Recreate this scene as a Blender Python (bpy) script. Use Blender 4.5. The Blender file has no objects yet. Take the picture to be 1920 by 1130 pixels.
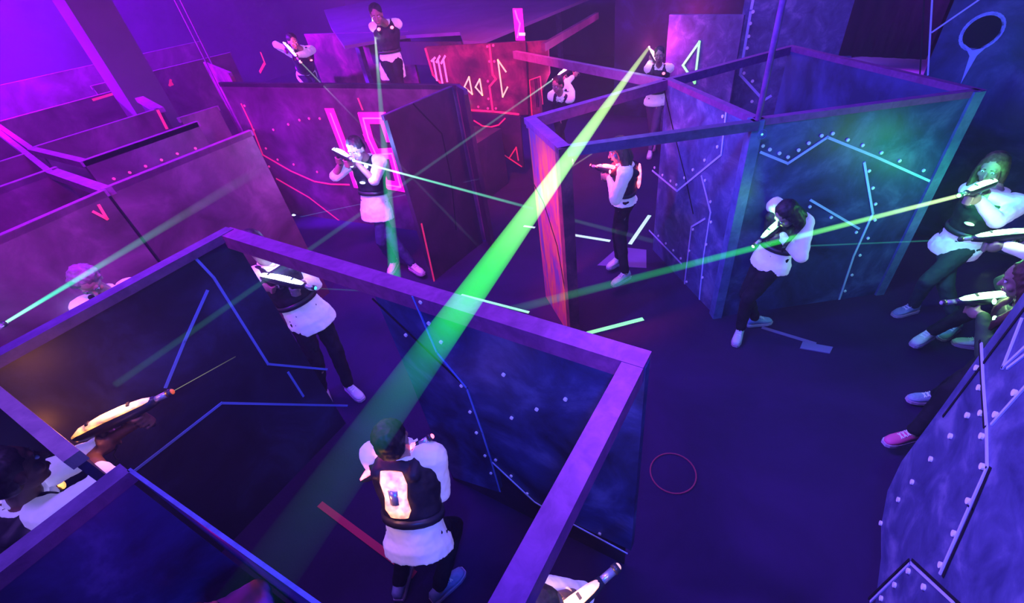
import bpy, math, random
import numpy as np
from mathutils import Vector, Matrix
random.seed(7)
scn = bpy.context.scene
COL = scn.collection
# ---------------------------------------------------------------- camera
F_PX, PITCH, ROLL, YAW, PCX, PCY = 860.42, 0.712657, -0.116452, 0.575645, 1016.51, 605.37
CAM_H = 3.25
_f = np.array([math.cos(PITCH)*math.cos(YAW), math.cos(PITCH)*math.sin(YAW), -math.sin(PITCH)])
_r0 = np.array([math.sin(YAW), -math.cos(YAW), 0.0]); _u0 = np.cross(_r0, _f)
_r = math.cos(ROLL)*_r0 + math.sin(ROLL)*_u0
_u = -math.sin(ROLL)*_r0 + math.cos(ROLL)*_u0
RM = np.stack([_r, _u, -_f], 1)
cam_d = bpy.data.cameras.new('camera'); cam = bpy.data.objects.new('camera', cam_d); COL.objects.link(cam)
cam_d.sensor_width = 36; cam_d.lens = F_PX/1920*36
cam_d.shift_x = (960-PCX)/1920; cam_d.shift_y = (PCY-565)/1920
cam_d.clip_start = 0.02; cam_d.clip_end = 200
M4 = Matrix([[*RM[0], 0], [*RM[1], 0], [*RM[2], CAM_H], [0, 0, 0, 1]])
cam.matrix_world = M4
scn.camera = cam
# ---------------------------------------------------------------- look
scn.view_settings.view_transform = 'Standard'
scn.view_settings.look = 'None'
scn.view_settings.gamma = 1
scn.view_settings.use_curve_mapping = False
scn.view_settings.exposure = 0.0
scn.cycles.max_bounces = 5; scn.cycles.diffuse_bounces = 2; scn.cycles.glossy_bounces = 2
scn.cycles.transparent_max_bounces = 24; scn.cycles.volume_bounces = 0
scn.cycles.caustics_reflective = False; scn.cycles.caustics_refractive = False
scn.cycles.sample_clamp_indirect = 3.0
scn.cycles.use_denoising = True
scn.cycles.use_adaptive_sampling = True; scn.cycles.adaptive_threshold = 0.03; scn.cycles.adaptive_min_samples = 12
# ---------------------------------------------------------------- haze (the theatrical fog that fills the hall)
world = bpy.data.worlds.new('world'); scn.world = world; world.use_nodes = True
wn = world.node_tree; wn.nodes.clear()
wo = wn.nodes.new('ShaderNodeOutputWorld'); bg = wn.nodes.new('ShaderNodeBackground')
bg.inputs[0].default_value = (0.01, 0.0, 0.03, 1); bg.inputs[1].default_value = 0.3
wn.links.new(bg.outputs[0], wo.inputs[0])
vs = wn.nodes.new('ShaderNodeVolumeScatter'); vs.inputs['Density'].default_value = 0.0075
vs.inputs['Color'].default_value = (1, 1, 1, 1); vs.inputs['Anisotropy'].default_value = 0.25
wn.links.new(vs.outputs[0], wo.inputs['Volume'])

def aim(o, d):
    o.rotation_euler = Vector(d).to_track_quat('-Z', 'Y').to_euler()
WASH = 2.0
def area(name, loc, tgt, size, col, e, sy=None, spread=180):
    l = bpy.data.lights.new(name, 'AREA'); l.energy = e*WASH; l.color = col; l.size = size
    if sy: l.shape = 'RECTANGLE'; l.size_y = sy
    l.spread = math.radians(spread)
    o = bpy.data.objects.new(name, l); COL.objects.link(o); o.location = loc
    aim(o, Vector(tgt)-Vector(loc)); return o
def spot(name, loc, tgt, ang, col, e, blend=0.8, rad=0.12):
    l = bpy.data.lights.new(name, 'SPOT'); l.energy = e*WASH; l.color = col; l.spot_size = math.radians(ang)
    l.spot_blend = blend; l.shadow_soft_size = rad
    o = bpy.data.objects.new(name, l); COL.objects.link(o); o.location = loc
    aim(o, Vector(tgt)-Vector(loc)); return o
def point(name, loc, col, e, rad=0.02, parent=None):
    l = bpy.data.lights.new(name, 'POINT'); l.energy = e; l.color = col; l.shadow_soft_size = rad
    o = bpy.data.objects.new(name, l); COL.objects.link(o); o.location = loc; return o
UV = (0.30, 0.12, 1.0)
# ceiling blacklight tubes and unseen colour washes added for tint, all above the frame
area('blacklight_near', (1.2, 1.2, 3.95), (1.6, 1.4, 0), 2.2, UV, 35, 0.5)
area('blacklight_mid', (4.2, 2.4, 3.95), (4.2, 2.4, 0), 3.0, UV, 40, 0.5)
area('blacklight_right', (3.2, -2.0, 3.95), (3.8, -0.6, 0), 2.4, (0.08, 0.08, 1.0), 8, 0.5)
area('blacklight_left', (1.6, 6.0, 3.95), (2.0, 6.0, 0), 3.0, (0.36, 0.02, 1.0), 120, 0.5)
area('blacklight_passage', (2.2, 4.0, 3.95), (2.4, 4.2, 0), 1.6, (0.16, 0.02, 1.0), 45, 0.5)
area('corner_fill', (-0.9, 2.5, 3.9), (-0.3, 2.6, 1.2), 0.7, UV, 24)  # added fill for the shadowed aiming man
area('blacklight_back', (7.6, 2.2, 3.95), (7.4, 2.2, 0), 3.0, UV, 70, 0.5)
spot('blue_wash_front', (-0.8, -0.2, 3.6), (2.6, 1.4, 0.8), 95, (0.0, 0.09, 1.0), 190)
spot('blue_wash_corner', (0.1, -0.9, 3.7), (1.2, 0.7, 1.0), 34, (0.35, 0.3, 1.0), 60)  # added spot for the near corner, its source unseen
spot('blue_wash_right', (1.2, 2.6, 3.7), (4.6, 0.2, 0.9), 70, (0.06, 0.07, 1.0), 300)
spot('blue_wash_wall', (2.4, 0.8, 3.7), (7.0, -1.2, 1.2), 70, (0.06, 0.10, 1.0), 160)
spot('magenta_wash_left', (0.4, 2.6, 3.8), (2.6, 7.0, 0.8), 90, (1.0, 0.0, 0.38), 170)
spot('violet_wash_left', (0.2, 3.3, 3.8), (0.9, 5.6, 0.4), 100, (0.14, 0.0, 1.0), 240)
spot('magenta_wash_mid', (2.0, 3.4, 3.8), (4.6, 5.2, 1.0), 80, (1.0, 0.0, 0.34), 230)
spot('red_wash_gallery', (4.6, 3.6, 3.6), (6.6, 4.6, 1.0), 80, (1.0, 0.02, 0.10), 380)
spot('violet_wash_dotted', (0.9, 1.4, 3.9), (1.5, -0.92, 1.2), 50, (0.24, 0.14, 1.0), 420)  # added to bring violet back onto the dotted wall
spot('violet_wash_star', (2.8, 3.6, 3.9), (4.7, 0.6, 1.2), 60, (0.18, 0.10, 1.0), 230)  # added violet-blue light for the zigzag panels
spot('red_wash_post', (2.0, 2.6, 3.4), (3.3, 1.9, 1.0), 30, (1.0, 0.10, 0.12), 420)  # added red spot, source unseen, to fire up the orange panel
spot('violet_fog_lamp', (1.6, 12.0, 4.7), (2.2, 12.4, 2.7), 152, (0.27, 0.0, 1.0), 8500, 0.4, 0.3)
spot('violet_fog_beam', (-0.5, 9.0, 4.4), (5.0, 10.5, 1.0), 110, (0.40, 0.0, 1.0), 1300)

# ---------------------------------------------------------------- pixel helpers (photo frame 1920 x 1130)
def ray(px, py):
    w = RM @ np.array([px-PCX, -(py-PCY), -F_PX]); return Vector(w/np.linalg.norm(w))
def at(px, py, z):
    r = ray(px, py); return Vector((0, 0, CAM_H)) + r*((z-CAM_H)/r.z)
def at_depth(px, py, dep):
    w = Vector(RM @ np.array([px-PCX, -(py-PCY), -F_PX]))/F_PX; return Vector((0, 0, CAM_H)) + w*dep
class Plane:
    def __init__(s, a, b):
        s.a = Vector((a[0], a[1], 0)); s.b = Vector((b[0], b[1], 0)); s.u = (s.b-s.a).normalized()
        n = Vector((-s.u.y, s.u.x, 0))
        if n.dot(Vector((0, 0, 0))-s.a) < 0: n = -n
        s.n = n; s.L = (s.b-s.a).length
    def px(s, x, y, off=0.0):
        r = ray(x, y); o = Vector((0, 0, CAM_H)); t = (s.a+s.n*off-o).dot(s.n)/r.dot(s.n); return o+r*t
    def pt(s, t, z, off=0.0):
        return s.a+s.u*t+Vector((0, 0, z))+s.n*off
# ---------------------------------------------------------------- materials
MATS = {}
def _new(name):
    m = bpy.data.materials.new(name); m.use_nodes = True; nt = m.node_tree; b = nt.nodes['Principled BSDF']; return m, nt, b
def plain(name, col, rough=0.6, metal=0.0, emit=None, es=0.0, spec=0.3, sheen=0):
    if name in MATS: return MATS[name]
    m, nt, b = _new(name)
    b.inputs['Base Color'].default_value = (*col, 1); b.inputs['Roughness'].default_value = rough
    b.inputs['Metallic'].default_value = metal; b.inputs['Specular IOR Level'].default_value = spec
    if emit: b.inputs['Emission Color'].default_value = (*emit, 1); b.inputs['Emission Strength'].default_value = es
    MATS[name] = m; return m
def mottled(name, c1, c2, scale=2.5, rough=0.5, c3=None, lo=0.35, hi=0.7, stretch=(1, 1, 1), bump=0.0, det=6, spec=0.35):
    if name in MATS: return MATS[name]
    if any(w in name for w in ('paint', 'timber', 'carpet', 'hall', 'canopy', 'mural', 'patch')):
        c1, c2 = [tuple(q*0.55 for q in c) for c in (c1, c2)]; c3 = tuple(q*0.55 for q in c3) if c3 else None
    m, nt, b = _new(name); N = nt.nodes; L = nt.links
    tc = N.new('ShaderNodeTexCoord'); mp = N.new('ShaderNodeMapping'); mp.inputs['Scale'].default_value = stretch
    L.new(tc.outputs['Object'], mp.inputs[0])
    n = N.new('ShaderNodeTexNoise'); n.inputs['Scale'].default_value = scale; n.inputs['Detail'].default_value = det
    n.inputs['Roughness'].default_value = 0.62; n.inputs['Distortion'].default_value = 0.5
    L.new(mp.outputs[0], n.inputs['Vector'])
    r = N.new('ShaderNodeValToRGB'); r.color_ramp.elements[0].position = lo; r.color_ramp.elements[1].position = hi
    r.color_ramp.elements[0].color = (*c1, 1); r.color_ramp.elements[1].color = (*c2, 1)
    if c3: e = r.color_ramp.elements.new((lo+hi)/2); e.color = (*c3, 1)
    L.new(n.outputs['Fac'], r.inputs[0]); L.new(r.outputs[0], b.inputs['Base Color'])
    b.inputs['Roughness'].default_value = rough; b.inputs['Specular IOR Level'].default_value = spec
    if bump:
        n2 = N.new('ShaderNodeTexNoise'); n2.inputs['Scale'].default_value = 60; n2.inputs['Detail'].default_value = 3
        L.new(tc.outputs['Object'], n2.inputs['Vector'])
        bp = N.new('ShaderNodeBump'); bp.inputs['Strength'].default_value = bump; bp.inputs['Distance'].default_value = 0.01
        L.new(n2.outputs['Fac'], bp.inputs['Height']); L.new(bp.outputs[0], b.inputs['Normal'])
    MATS[name] = m; return m
def glow(name, col, strength, vary=True):
    if name in MATS: return MATS[name]
    m, nt, b = _new(name); N = nt.nodes; L = nt.links
    b.inputs['Base Color'].default_value = (0.6, 0.6, 0.6, 1); b.inputs['Roughness'].default_value = 0.3
    b.inputs['Emission Color'].default_value = (*col, 1)
    if vary:
        tc = N.new('ShaderNodeTexCoord'); n = N.new('ShaderNodeTexNoise'); n.inputs['Scale'].default_value = 22
        n.inputs['Detail'].default_value = 3; L.new(tc.outputs['Object'], n.inputs['Vector'])
        mr = N.new('ShaderNodeMapRange'); mr.inputs[1].default_value = 0.35; mr.inputs[2].default_value = 0.65
        mr.inputs[3].default_value = strength*0.35; mr.inputs[4].default_value = strength*1.6
        L.new(n.outputs['Fac'], mr.inputs[0]); L.new(mr.outputs[0], b.inputs['Emission Strength'])
    else: b.inputs['Emission Strength'].default_value = strength
    m.cycles.emission_sampling = 'NONE'
    MATS[name] = m; return m
def beam_mat(name, stops, core=1.6):
    """glowing column of lit fog: additive light, thicker in the middle, changing along its own length (x of generated coords)"""
    m = bpy.data.materials.new(name); m.use_nodes = True; nt = m.node_tree; N = nt.nodes; L = nt.links; N.clear()
    out = N.new('ShaderNodeOutputMaterial'); add = N.new('ShaderNodeAddShader'); tr = N.new('ShaderNodeBsdfTransparent')
    em = N.new('ShaderNodeEmission'); tc = N.new('ShaderNodeUVMap'); sx = N.new('ShaderNodeSeparateXYZ')
    L.new(tc.outputs[0], sx.inputs[0])
    r = N.new('ShaderNodeValToRGB'); els = r.color_ramp.elements
    while len(els) > 1: els.remove(els[-1])
    for i, (p, c, s) in enumerate(stops):
        e = els[0] if i == 0 else els.new(p)
        e.position = p; k = s/10.0; e.color = (c[0]*k, c[1]*k, c[2]*k, 1)
    L.new(sx.outputs[0], r.inputs[0]); L.new(r.outputs[0], em.inputs[0])
    lw = N.new('ShaderNodeLayerWeight'); lw.inputs[0].default_value = 0.5
    inv = N.new('ShaderNodeMath'); inv.operation = 'SUBTRACT'; inv.inputs[0].default_value = 1.0; L.new(lw.outputs['Facing'], inv.inputs[1])
    pw = N.new('ShaderNodeMath'); pw.operation = 'POWER'; pw.inputs[1].default_value = core; L.new(inv.outputs[0], pw.inputs[0])
    ml = N.new('ShaderNodeMath'); ml.operation = 'MULTIPLY'; ml.inputs[1].default_value = 10.0*0.5; L.new(pw.outputs[0], ml.inputs[0])
    L.new(ml.outputs[0], em.inputs[1]); L.new(tr.outputs[0], add.inputs[0]); L.new(em.outputs[0], add.inputs[1])
    L.new(add.outputs[0], out.inputs[0]); m.cycles.emission_sampling = 'NONE'; return m

M_BLUE = mottled('blue_airbrushed_paint', (0.015, 0.02, 0.09), (0.20, 0.24, 0.75), 2.2, 0.45, c3=(0.05, 0.07, 0.32), lo=0.33, hi=0.72, bump=0.05)
M_BLUE_D = mottled('dark_navy_paint', (0.015, 0.012, 0.05), (0.06, 0.07, 0.26), 1.8, 0.45, c3=(0.03, 0.025, 0.10), bump=0.05)
M_BLUE_L = mottled('mottled_blue_grey_paint', (0.05, 0.06, 0.22), (0.42, 0.45, 0.85), 4.5, 0.5, c3=(0.14, 0.16, 0.45), lo=0.3, hi=0.75, bump=0.08)
M_BROWN = mottled('dark_rust_paint', (0.02, 0.01, 0.03), (0.13, 0.06, 0.12), 2.5, 0.5, c3=(0.05, 0.02, 0.07), bump=0.05)
M_PLUM = mottled('plum_airbrushed_paint', (0.10, 0.02, 0.07), (0.38, 0.14, 0.30), 1.9, 0.5, c3=(0.20, 0.06, 0.16), bump=0.05)
M_PLUM_D = mottled('dark_plum_paint', (0.04, 0.015, 0.06), (0.16, 0.06, 0.17), 1.6, 0.5, c3=(0.08, 0.03, 0.10), bump=0.05)
M_RUST = mottled('red_rust_paint', (0.10, 0.02, 0.06), (0.55, 0.12, 0.2), 3.0, 0.5, c3=(0.25, 0.05, 0.12), bump=0.05)
M_FLAME = mottled('orange_violet_streaked_paint', (0.25, 0.12, 0.5), (0.95, 0.42, 0.12), 2.6, 0.5, c3=(0.75, 0.12, 0.28), lo=0.38, hi=0.62, stretch=(3, 3, 0.8))
M_CAP = mottled('purple_painted_timber', (0.30, 0.04, 0.30), (0.48, 0.08, 0.46), 14, 0.6, bump=0.1)
M_CAP_D = mottled('dark_purple_timber', (0.10, 0.06, 0.20), (0.20, 0.12, 0.34), 12, 0.6, bump=0.1)
M_EDGE = mottled('pale_blue_edge_paint', (0.10, 0.16, 0.45), (0.22, 0.32, 0.75), 9, 0.5)
M_SEAM = plain('pale_blue_line_paint', (0.50, 0.58, 1.0), 0.5)
M_SEAM_B = plain('blue_line_paint', (0.12, 0.22, 0.75), 0.5)
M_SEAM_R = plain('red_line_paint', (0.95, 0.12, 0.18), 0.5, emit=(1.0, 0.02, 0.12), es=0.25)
M_DOT = plain('white_rivet_paint', (0.85, 0.88, 1.0), 0.4)
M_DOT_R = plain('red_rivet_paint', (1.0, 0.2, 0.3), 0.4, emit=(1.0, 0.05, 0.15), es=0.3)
M_GROOVE = plain('black_groove', (0.006, 0.004, 0.012), 0.7)
M_UVG = plain('fluorescent_green_tape', (0.3, 0.9, 0.35), 0.5, emit=(0.25, 1.0, 0.30), es=0.85)
M_UVW = plain('fluorescent_pale_green_tape', (0.6, 0.9, 0.6), 0.5, emit=(0.45, 1.0, 0.55), es=0.8)
M_UVY = plain('fluorescent_yellow_paint', (0.9, 0.85, 0.4), 0.5, emit=(1.0, 0.65, 0.25), es=0.85)
M_UVP = plain('fluorescent_pink_paint', (1.0, 0.1, 0.45), 0.5, emit=(1.0, 0.0, 0.42), es=1.0)
M_UVP2 = plain('fluorescent_pale_pink_paint', (1.0, 0.4, 0.6), 0.5, emit=(1.0, 0.14, 0.5), es=1.1)
M_SKIN = mottled('skin', (0.33, 0.23, 0.19), (0.42, 0.30, 0.25), 9, 0.5)
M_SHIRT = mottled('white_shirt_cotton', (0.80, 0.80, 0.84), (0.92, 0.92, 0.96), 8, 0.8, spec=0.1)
# even violet-blue emission added to white cotton for its brightener glow under blacklight
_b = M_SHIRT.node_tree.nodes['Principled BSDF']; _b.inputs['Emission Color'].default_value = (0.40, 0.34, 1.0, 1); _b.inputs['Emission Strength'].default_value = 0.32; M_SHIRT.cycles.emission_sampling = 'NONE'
M_VEST = mottled('black_nylon', (0.012, 0.010, 0.018), (0.03, 0.025, 0.04), 12, 0.55)
M_TROU = mottled('black_cloth', (0.008, 0.007, 0.012), (0.02, 0.018, 0.028), 8, 0.8, spec=0.1)
M_HAIRB = mottled('black_hair', (0.01, 0.008, 0.01), (0.04, 0.03, 0.035), 40, 0.5, stretch=(1, 1, 0.2))
M_HAIRN = mottled('brown_hair', (0.05, 0.03, 0.02), (0.16, 0.10, 0.06), 40, 0.5, stretch=(1, 1, 0.2))
M_SHOE = mottled('white_shoe_leather', (0.62, 0.60, 0.66), (0.80, 0.78, 0.84), 12, 0.45)
M_SHOEG = mottled('blue_grey_shoe_fabric', (0.20, 0.28, 0.48), (0.36, 0.45, 0.68), 12, 0.6)
M_SOLE = plain('pale_shoe_sole', (0.55, 0.42, 0.6), 0.6)
M_LACE = plain('white_lace', (0.9, 0.9, 0.95), 0.6)
M_EYE = plain('eye_white', (0.8, 0.8, 0.8), 0.3)
M_PUP = plain('dark_pupil', (0.02, 0.015, 0.01), 0.2)
M_LIP = plain('lips', (0.40, 0.12, 0.11), 0.5)
M_GUN = plain('dark_gun_plastic', (0.03, 0.03, 0.04), 0.35, spec=0.5)
M_TRIM = plain('silver_gun_trim', (0.6, 0.6, 0.65), 0.3, metal=0.6)
M_LED_O = glow('orange_led_shell', (1.0, 0.38, 0.09), 1.7)
M_LED_O2 = glow('orange_pink_led_panel', (1.0, 0.32, 0.16), 1.9)
M_LED_W = glow('white_led_shell', (0.75, 0.80, 1.0), 6.0)
M_LED_B = glow('blue_white_led_shell', (0.40, 0.50, 1.0), 6.0)
M_LED_P = glow('pink_led_shell', (1.0, 0.35, 0.75), 6.0)
M_LED_R = glow('red_led_shell', (1.0, 0.10, 0.16), 5.0)
M_LED_G = glow('green_white_led_shell', (0.30, 1.0, 0.42), 3.5)

# ---------------------------------------------------------------- mesh builder
class MB:
    def __init__(s): s.v = []; s.f = []
    def add(s, vs, fs):
        o = len(s.v); s.v.extend(Vector(v) for v in vs); s.f.extend(tuple(i+o for i in f) for f in fs); return s
    def bar(s, p0, p1, w, h, up=(0, 0, 1), top=False):
        """box along p0-p1; w across, h along up; top=True hangs it below the line"""
        p0 = Vector(p0); p1 = Vector(p1); d = (p1-p0).normalized(); up = Vector(up)
        sd = d.cross(up).normalized(); u = sd.cross(d).normalized()
        a0, a1 = (-h, 0) if top else (-h/2, h/2)
        vs = [p+sd*x+u*y for p in (p0, p1) for x, y in ((-w/2, a0), (w/2, a0), (w/2, a1), (-w/2, a1))]
        return s.add(vs, [(3, 2, 1, 0), (4, 5, 6, 7), (0, 1, 5, 4), (1, 2, 6, 5), (2, 3, 7, 6), (3, 0, 4, 7)])
    def prism(s, pts, ext):
        """polygon extruded by vector ext"""
        n = len(pts); pts = [Vector(p) for p in pts]; ext = Vector(ext)
        nrm = Vector((0, 0, 0))
        for i in range(n): nrm += pts[i].cross(pts[(i+1) % n])
        if nrm.dot(ext) > 0: pts = pts[::-1]
        return s.add(pts+[p+ext for p in pts], [tuple(range(n)), tuple(range(2*n-1, n-1, -1))] +
                     [((i+1) % n, i, n+i, n+(i+1) % n) for i in range(n)])
    def loft(s, rings, n=14, caps=True):
        """rings: (centre, axisA, axisB) with half-sizes baked into the axes"""
        o = []
        for c, a, b in rings:
            c = Vector(c); a = Vector(a); b = Vector(b)
            o += [c+a*math.cos(2*math.pi*k/n)+b*math.sin(2*math.pi*k/n) for k in range(n)]
        fs = []; m = len(rings)
        # orientation test
        ax = Vector(rings[-1][0])-Vector(rings[0][0]); nr = Vector(rings[0][1]).cross(Vector(rings[0][2]))
        flip = ax.dot(nr) < 0
        for i in range(m-1):
            for k in range(n):
                q = (i*n+k, i*n+(k+1) % n, (i+1)*n+(k+1) % n, (i+1)*n+k); fs.append(q[::-1] if flip else q)
        if caps:
            c0 = tuple(range(n)); c1 = tuple((m-1)*n+k for k in range(n))
            fs.append(c0 if flip else c0[::-1]); fs.append(c1[::-1] if flip else c1)
        return s.add(o, fs)
    def cap(s, p0, p1, r0, r1=None, n=12):
        """tapered capsule"""
        r1 = r0 if r1 is None else r1; p0 = Vector(p0); p1 = Vector(p1); d = p1-p0
        if d.length < 1e-6: d = Vector((0, 0, 1e-4))
        d.normalize(); a = d.orthogonal().normalized(); b = d.cross(a); rs = []
        for t in (-86, -60, -30, 0):
            t = math.radians(t); rs.append((p0+d*r0*math.sin(t), a*r0*math.cos(t), b*r0*math.cos(t)))
        for t in (0, 30, 60, 86):
            t = math.radians(t); rs.append((p1+d*r1*math.sin(t), a*r1*math.cos(t), b*r1*math.cos(t)))
        return s.loft(rs, n)
    def ell(s, c, a, b, d, n=16, m=9):
        """ellipsoid with half axis vectors a, b, d"""
        c = Vector(c); a = Vector(a); b = Vector(b); d = Vector(d); rs = []
        for i in range(m):
            t = math.radians(-88+176*i/(m-1)); rs.append((c+d*math.sin(t), a*math.cos(t), b*math.cos(t)))
        return s.loft(rs, n)
    def tube(s, pts, r, n=8, r1=None):
        pts = [Vector(p) for p in pts]; rs = []; pa = None
        for i, p in enumerate(pts):
            d = (pts[min(i+1, len(pts)-1)]-pts[max(i-1, 0)]).normalized()
            a = d.orthogonal().normalized() if pa is None else (pa-d*pa.dot(d)).normalized()
            pa = a; k = i/(len(pts)-1); rr = r if r1 is None else r+(r1-r)*k
            rs.append((p, a*rr, d.cross(a)*rr))
        return s.loft(rs, n)
    def build(s, name, mat, parent=None, smooth=False, props=None):
        me = bpy.data.meshes.new(name); org = origin(parent)
        me.from_pydata([tuple(v-org) for v in s.v], [], s.f); me.materials.append(mat)
        if smooth: me.polygons.foreach_set('use_smooth', [True]*len(me.polygons))
        me.update(); o = bpy.data.objects.new(name, me); COL.objects.link(o)
        if parent: o.parent = parent
        for k, v in (props or {}).items(): o[k] = v
        return o
def origin(p):
    o = Vector((0, 0, 0))
    while p: o += p.location; p = p.parent
    return o
def thing(name, label, cat, loc=(0, 0, 0), group=None):
    o = bpy.data.objects.new(name, None); COL.objects.link(o); o.location = loc; o.empty_display_size = 0.1
    o['label'] = label; o['category'] = cat
    if group: o['group'] = group
    return o
def tag(o, label, cat, group=None, kind=None):
    if kind: o['kind'] = kind
    if label: o['label'] = label
    if cat: o['category'] = cat
    if group: o['group'] = group
    return o
def recentre(o):
    """put a single-mesh thing's origin at the middle of its base"""
    me = o.data; vs = [v.co.copy() for v in me.vertices]
    c = sum(vs, Vector())/len(vs); c.z = min(v.z for v in vs)
    for v in me.vertices: v.co -= c
    o.location = c; return o
def remesh(o, vox, smooth=3, disp=0.0, dscale=0.08, fac=0.5):
    m = o.modifiers.new('remesh', 'REMESH'); m.mode = 'VOXEL'; m.voxel_size = vox; m.use_smooth_shade = True
    if smooth: k = o.modifiers.new('smooth', 'SMOOTH'); k.iterations = smooth; k.factor = fac
    if disp:
        t = bpy.data.textures.get('folds%d' % int(dscale*1000)) or bpy.data.textures.new('folds%d' % int(dscale*1000), 'CLOUDS')
        t.noise_scale = dscale; t.noise_depth = 2; t.noise_type = 'SOFT_NOISE'
        d = o.modifiers.new('folds', 'DISPLACE'); d.texture = t; d.strength = disp; d.mid_level = 0.5
    return o
# ---------------------------------------------------------------- the hall
def slab(name, x0, x1, y0, y1, z0, z1, mat):
    m = MB(); m.bar(((x0+x1)/2, y0, z1), ((x0+x1)/2, y1, z1), x1-x0, z1-z0, top=True)
    o = m.build(name, mat); o['kind'] = 'structure'; return recentre(o)
M_FLOOR = mottled('dark_purple_carpet', (0.040, 0.010, 0.10), (0.065, 0.018, 0.15), 1.2, 0.85, bump=0.25, spec=0.1)
M_HALL = mottled('dark_hall_wall', (0.05, 0.03, 0.09), (0.10, 0.06, 0.16), 0.8, 0.8)
X0, X1, Y0, Y1 = -2.6, 15.0, -4.6, 17.0
slab('floor', X0, X1, Y0, Y1, -0.1, 0, M_FLOOR)
slab('ceiling', X0, X1, Y0, Y1, 5.0, 5.1, M_HALL)
slab('wall_front', X0-0.1, X0, Y0, Y1, 0, 5, M_HALL)
slab('wall_back', X1, X1+0.1, Y0, Y1, 0, 5, M_HALL)
slab('wall_left', X0, X1, Y1, Y1+0.1, 0, 5, M_HALL)
slab('wall_right', X0, X1, Y0-0.1, Y0, 0, 5, M_HALL)

fb = MB().bar((5.0, 9.3, 4.95), (5.0, 16.9, 4.95), 14.5, 4.93, top=True).build('fog_bank', bpy.data.materials.new('violet_fog'))
fm = fb.data.materials[0]; fm.use_nodes = True; fm.node_tree.nodes.clear()
fo = fm.node_tree.nodes.new('ShaderNodeOutputMaterial'); fs_ = fm.node_tree.nodes.new('ShaderNodeVolumeScatter')
fs_.inputs['Density'].default_value = 0.11; fs_.inputs['Anisotropy'].default_value = 0.1; fs_.inputs['Color'].default_value = (1, 1, 1, 1)
fm.node_tree.links.new(fs_.outputs[0], fo.inputs['Volume']); recentre(fb)
tag(fb, 'bank of violet stage fog filling the far left of the hall', 'fog', kind='stuff')
ZT = 1.98
def strip(m, pl, pts, w, off=0.004, th=0.006, z=None):
    P = [pl.px(x, y) for x, y in pts]
    for a, b in zip(P, P[1:]):
        d = (b-a)
        if d.length < 1e-4: continue
        m.bar(a+pl.n*off-d.normalized()*w*0.4, b+pl.n*off+d.normalized()*w*0.4, w, th, up=pl.n)
def disc(m, c, n, r, th=0.008, k=10, sx=1.0):
    n = Vector(n); a = n.orthogonal().normalized(); b = n.cross(a)
    m.prism([Vector(c)+a*r*math.cos(2*math.pi*i/k)*sx+b*r*math.sin(2*math.pi*i/k) for i in range(k)], n*th)
def partition(label, a, b, mat, z1=ZT, z0=0.0, th=0.05, outline=None, cap=0.09, caph=0.05, capmat=None, seams=(), seamsB=(), grooves=(), rivets=(),
              seammat=None, dotmat=None, dotr=0.014, post=None, postmat=None, group='maze partition walls', cat='wall panel', name='maze_partition', kick=0, sw=0.02, caplabel=None):
    pl = Plane(a, b); base = (pl.a+pl.b)/2
    t = thing(name, label, cat, base, group); t['kind'] = 'thing'
    m = MB()
    if outline:
        P = [pl.px(x, y) if len(q) == 2 else None for q in outline for x, y in [q[:2]]]
        m.prism(P, -pl.n*th)
    else:
        m.prism([pl.pt(0, z0+kick), pl.pt(pl.L, z0+kick), pl.pt(pl.L, z1), pl.pt(0, z1)], -pl.n*th)
    m.build('panel', mat, t)
    if kick:
        MB().prism([pl.pt(0, z0, -th*0.4), pl.pt(pl.L, z0, -th*0.4), pl.pt(pl.L, z0+kick, -th*0.4), pl.pt(0, z0+kick, -th*0.4)], -pl.n*th*0.5).build('kick_board', M_GROOVE, t)
    if cap:
        MB().bar(pl.pt(-0.02, z1+0.004, -th/2), pl.pt(pl.L+0.02, z1+0.004, -th/2), cap, caph, top=True).build('top_rail', capmat or M_CAP, t)
    if post is not None:
        for k in post:
            MB().bar(pl.pt(k*pl.L, z0, -th/2), pl.pt(k*pl.L, z1, -th/2), 0.09, 0.10, up=pl.n).build('post', postmat or M_EDGE, t)
    if seams:
        for q in seams: m = MB(); strip(m, pl, q, sw); m.build('painted_line', seammat or M_SEAM, t)
    if seamsB:
        for q in seamsB: m = MB(); strip(m, pl, q, sw); m.build('painted_line', M_SEAM_B, t)
    if grooves:
        for q in grooves: m = MB(); strip(m, pl, q, 0.013, 0.003, 0.004); m.build('groove', M_GROOVE, t)
    if rivets:
        for q in rivets: m = MB(); disc(m, pl.px(*q), pl.n, dotr, 0.010); m.build('rivet', dotmat or M_DOT, t)
    return t, pl
def beam_rail(label, a, b, z=ZT, w=0.09, h=0.07, mat=None, group='overhead timber rails', zb=None):
    a3 = Vector((a[0], a[1], z)); b3 = Vector((b[0], b[1], (zb or z)))
    o = MB().bar(a3, b3, w, h, top=True).build('overhead_rail', mat or M_CAP)
    recentre(o); return tag(o, label, 'wooden rail', group)
def lerp_dots(pts, n):
    P = [Vector((x, y)) for x, y in pts]; Ls = [(b-a).length for a, b in zip(P, P[1:])]; T = sum(Ls); out = []
    for i in range(n):
        d = T*i/(n-1)
        for k, l in enumerate(Ls):
            if d <= l+1e-6: q = P[k].lerp(P[k+1], d/l); out.append((q.x, q.y)); break
            d -= l
    return out

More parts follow.
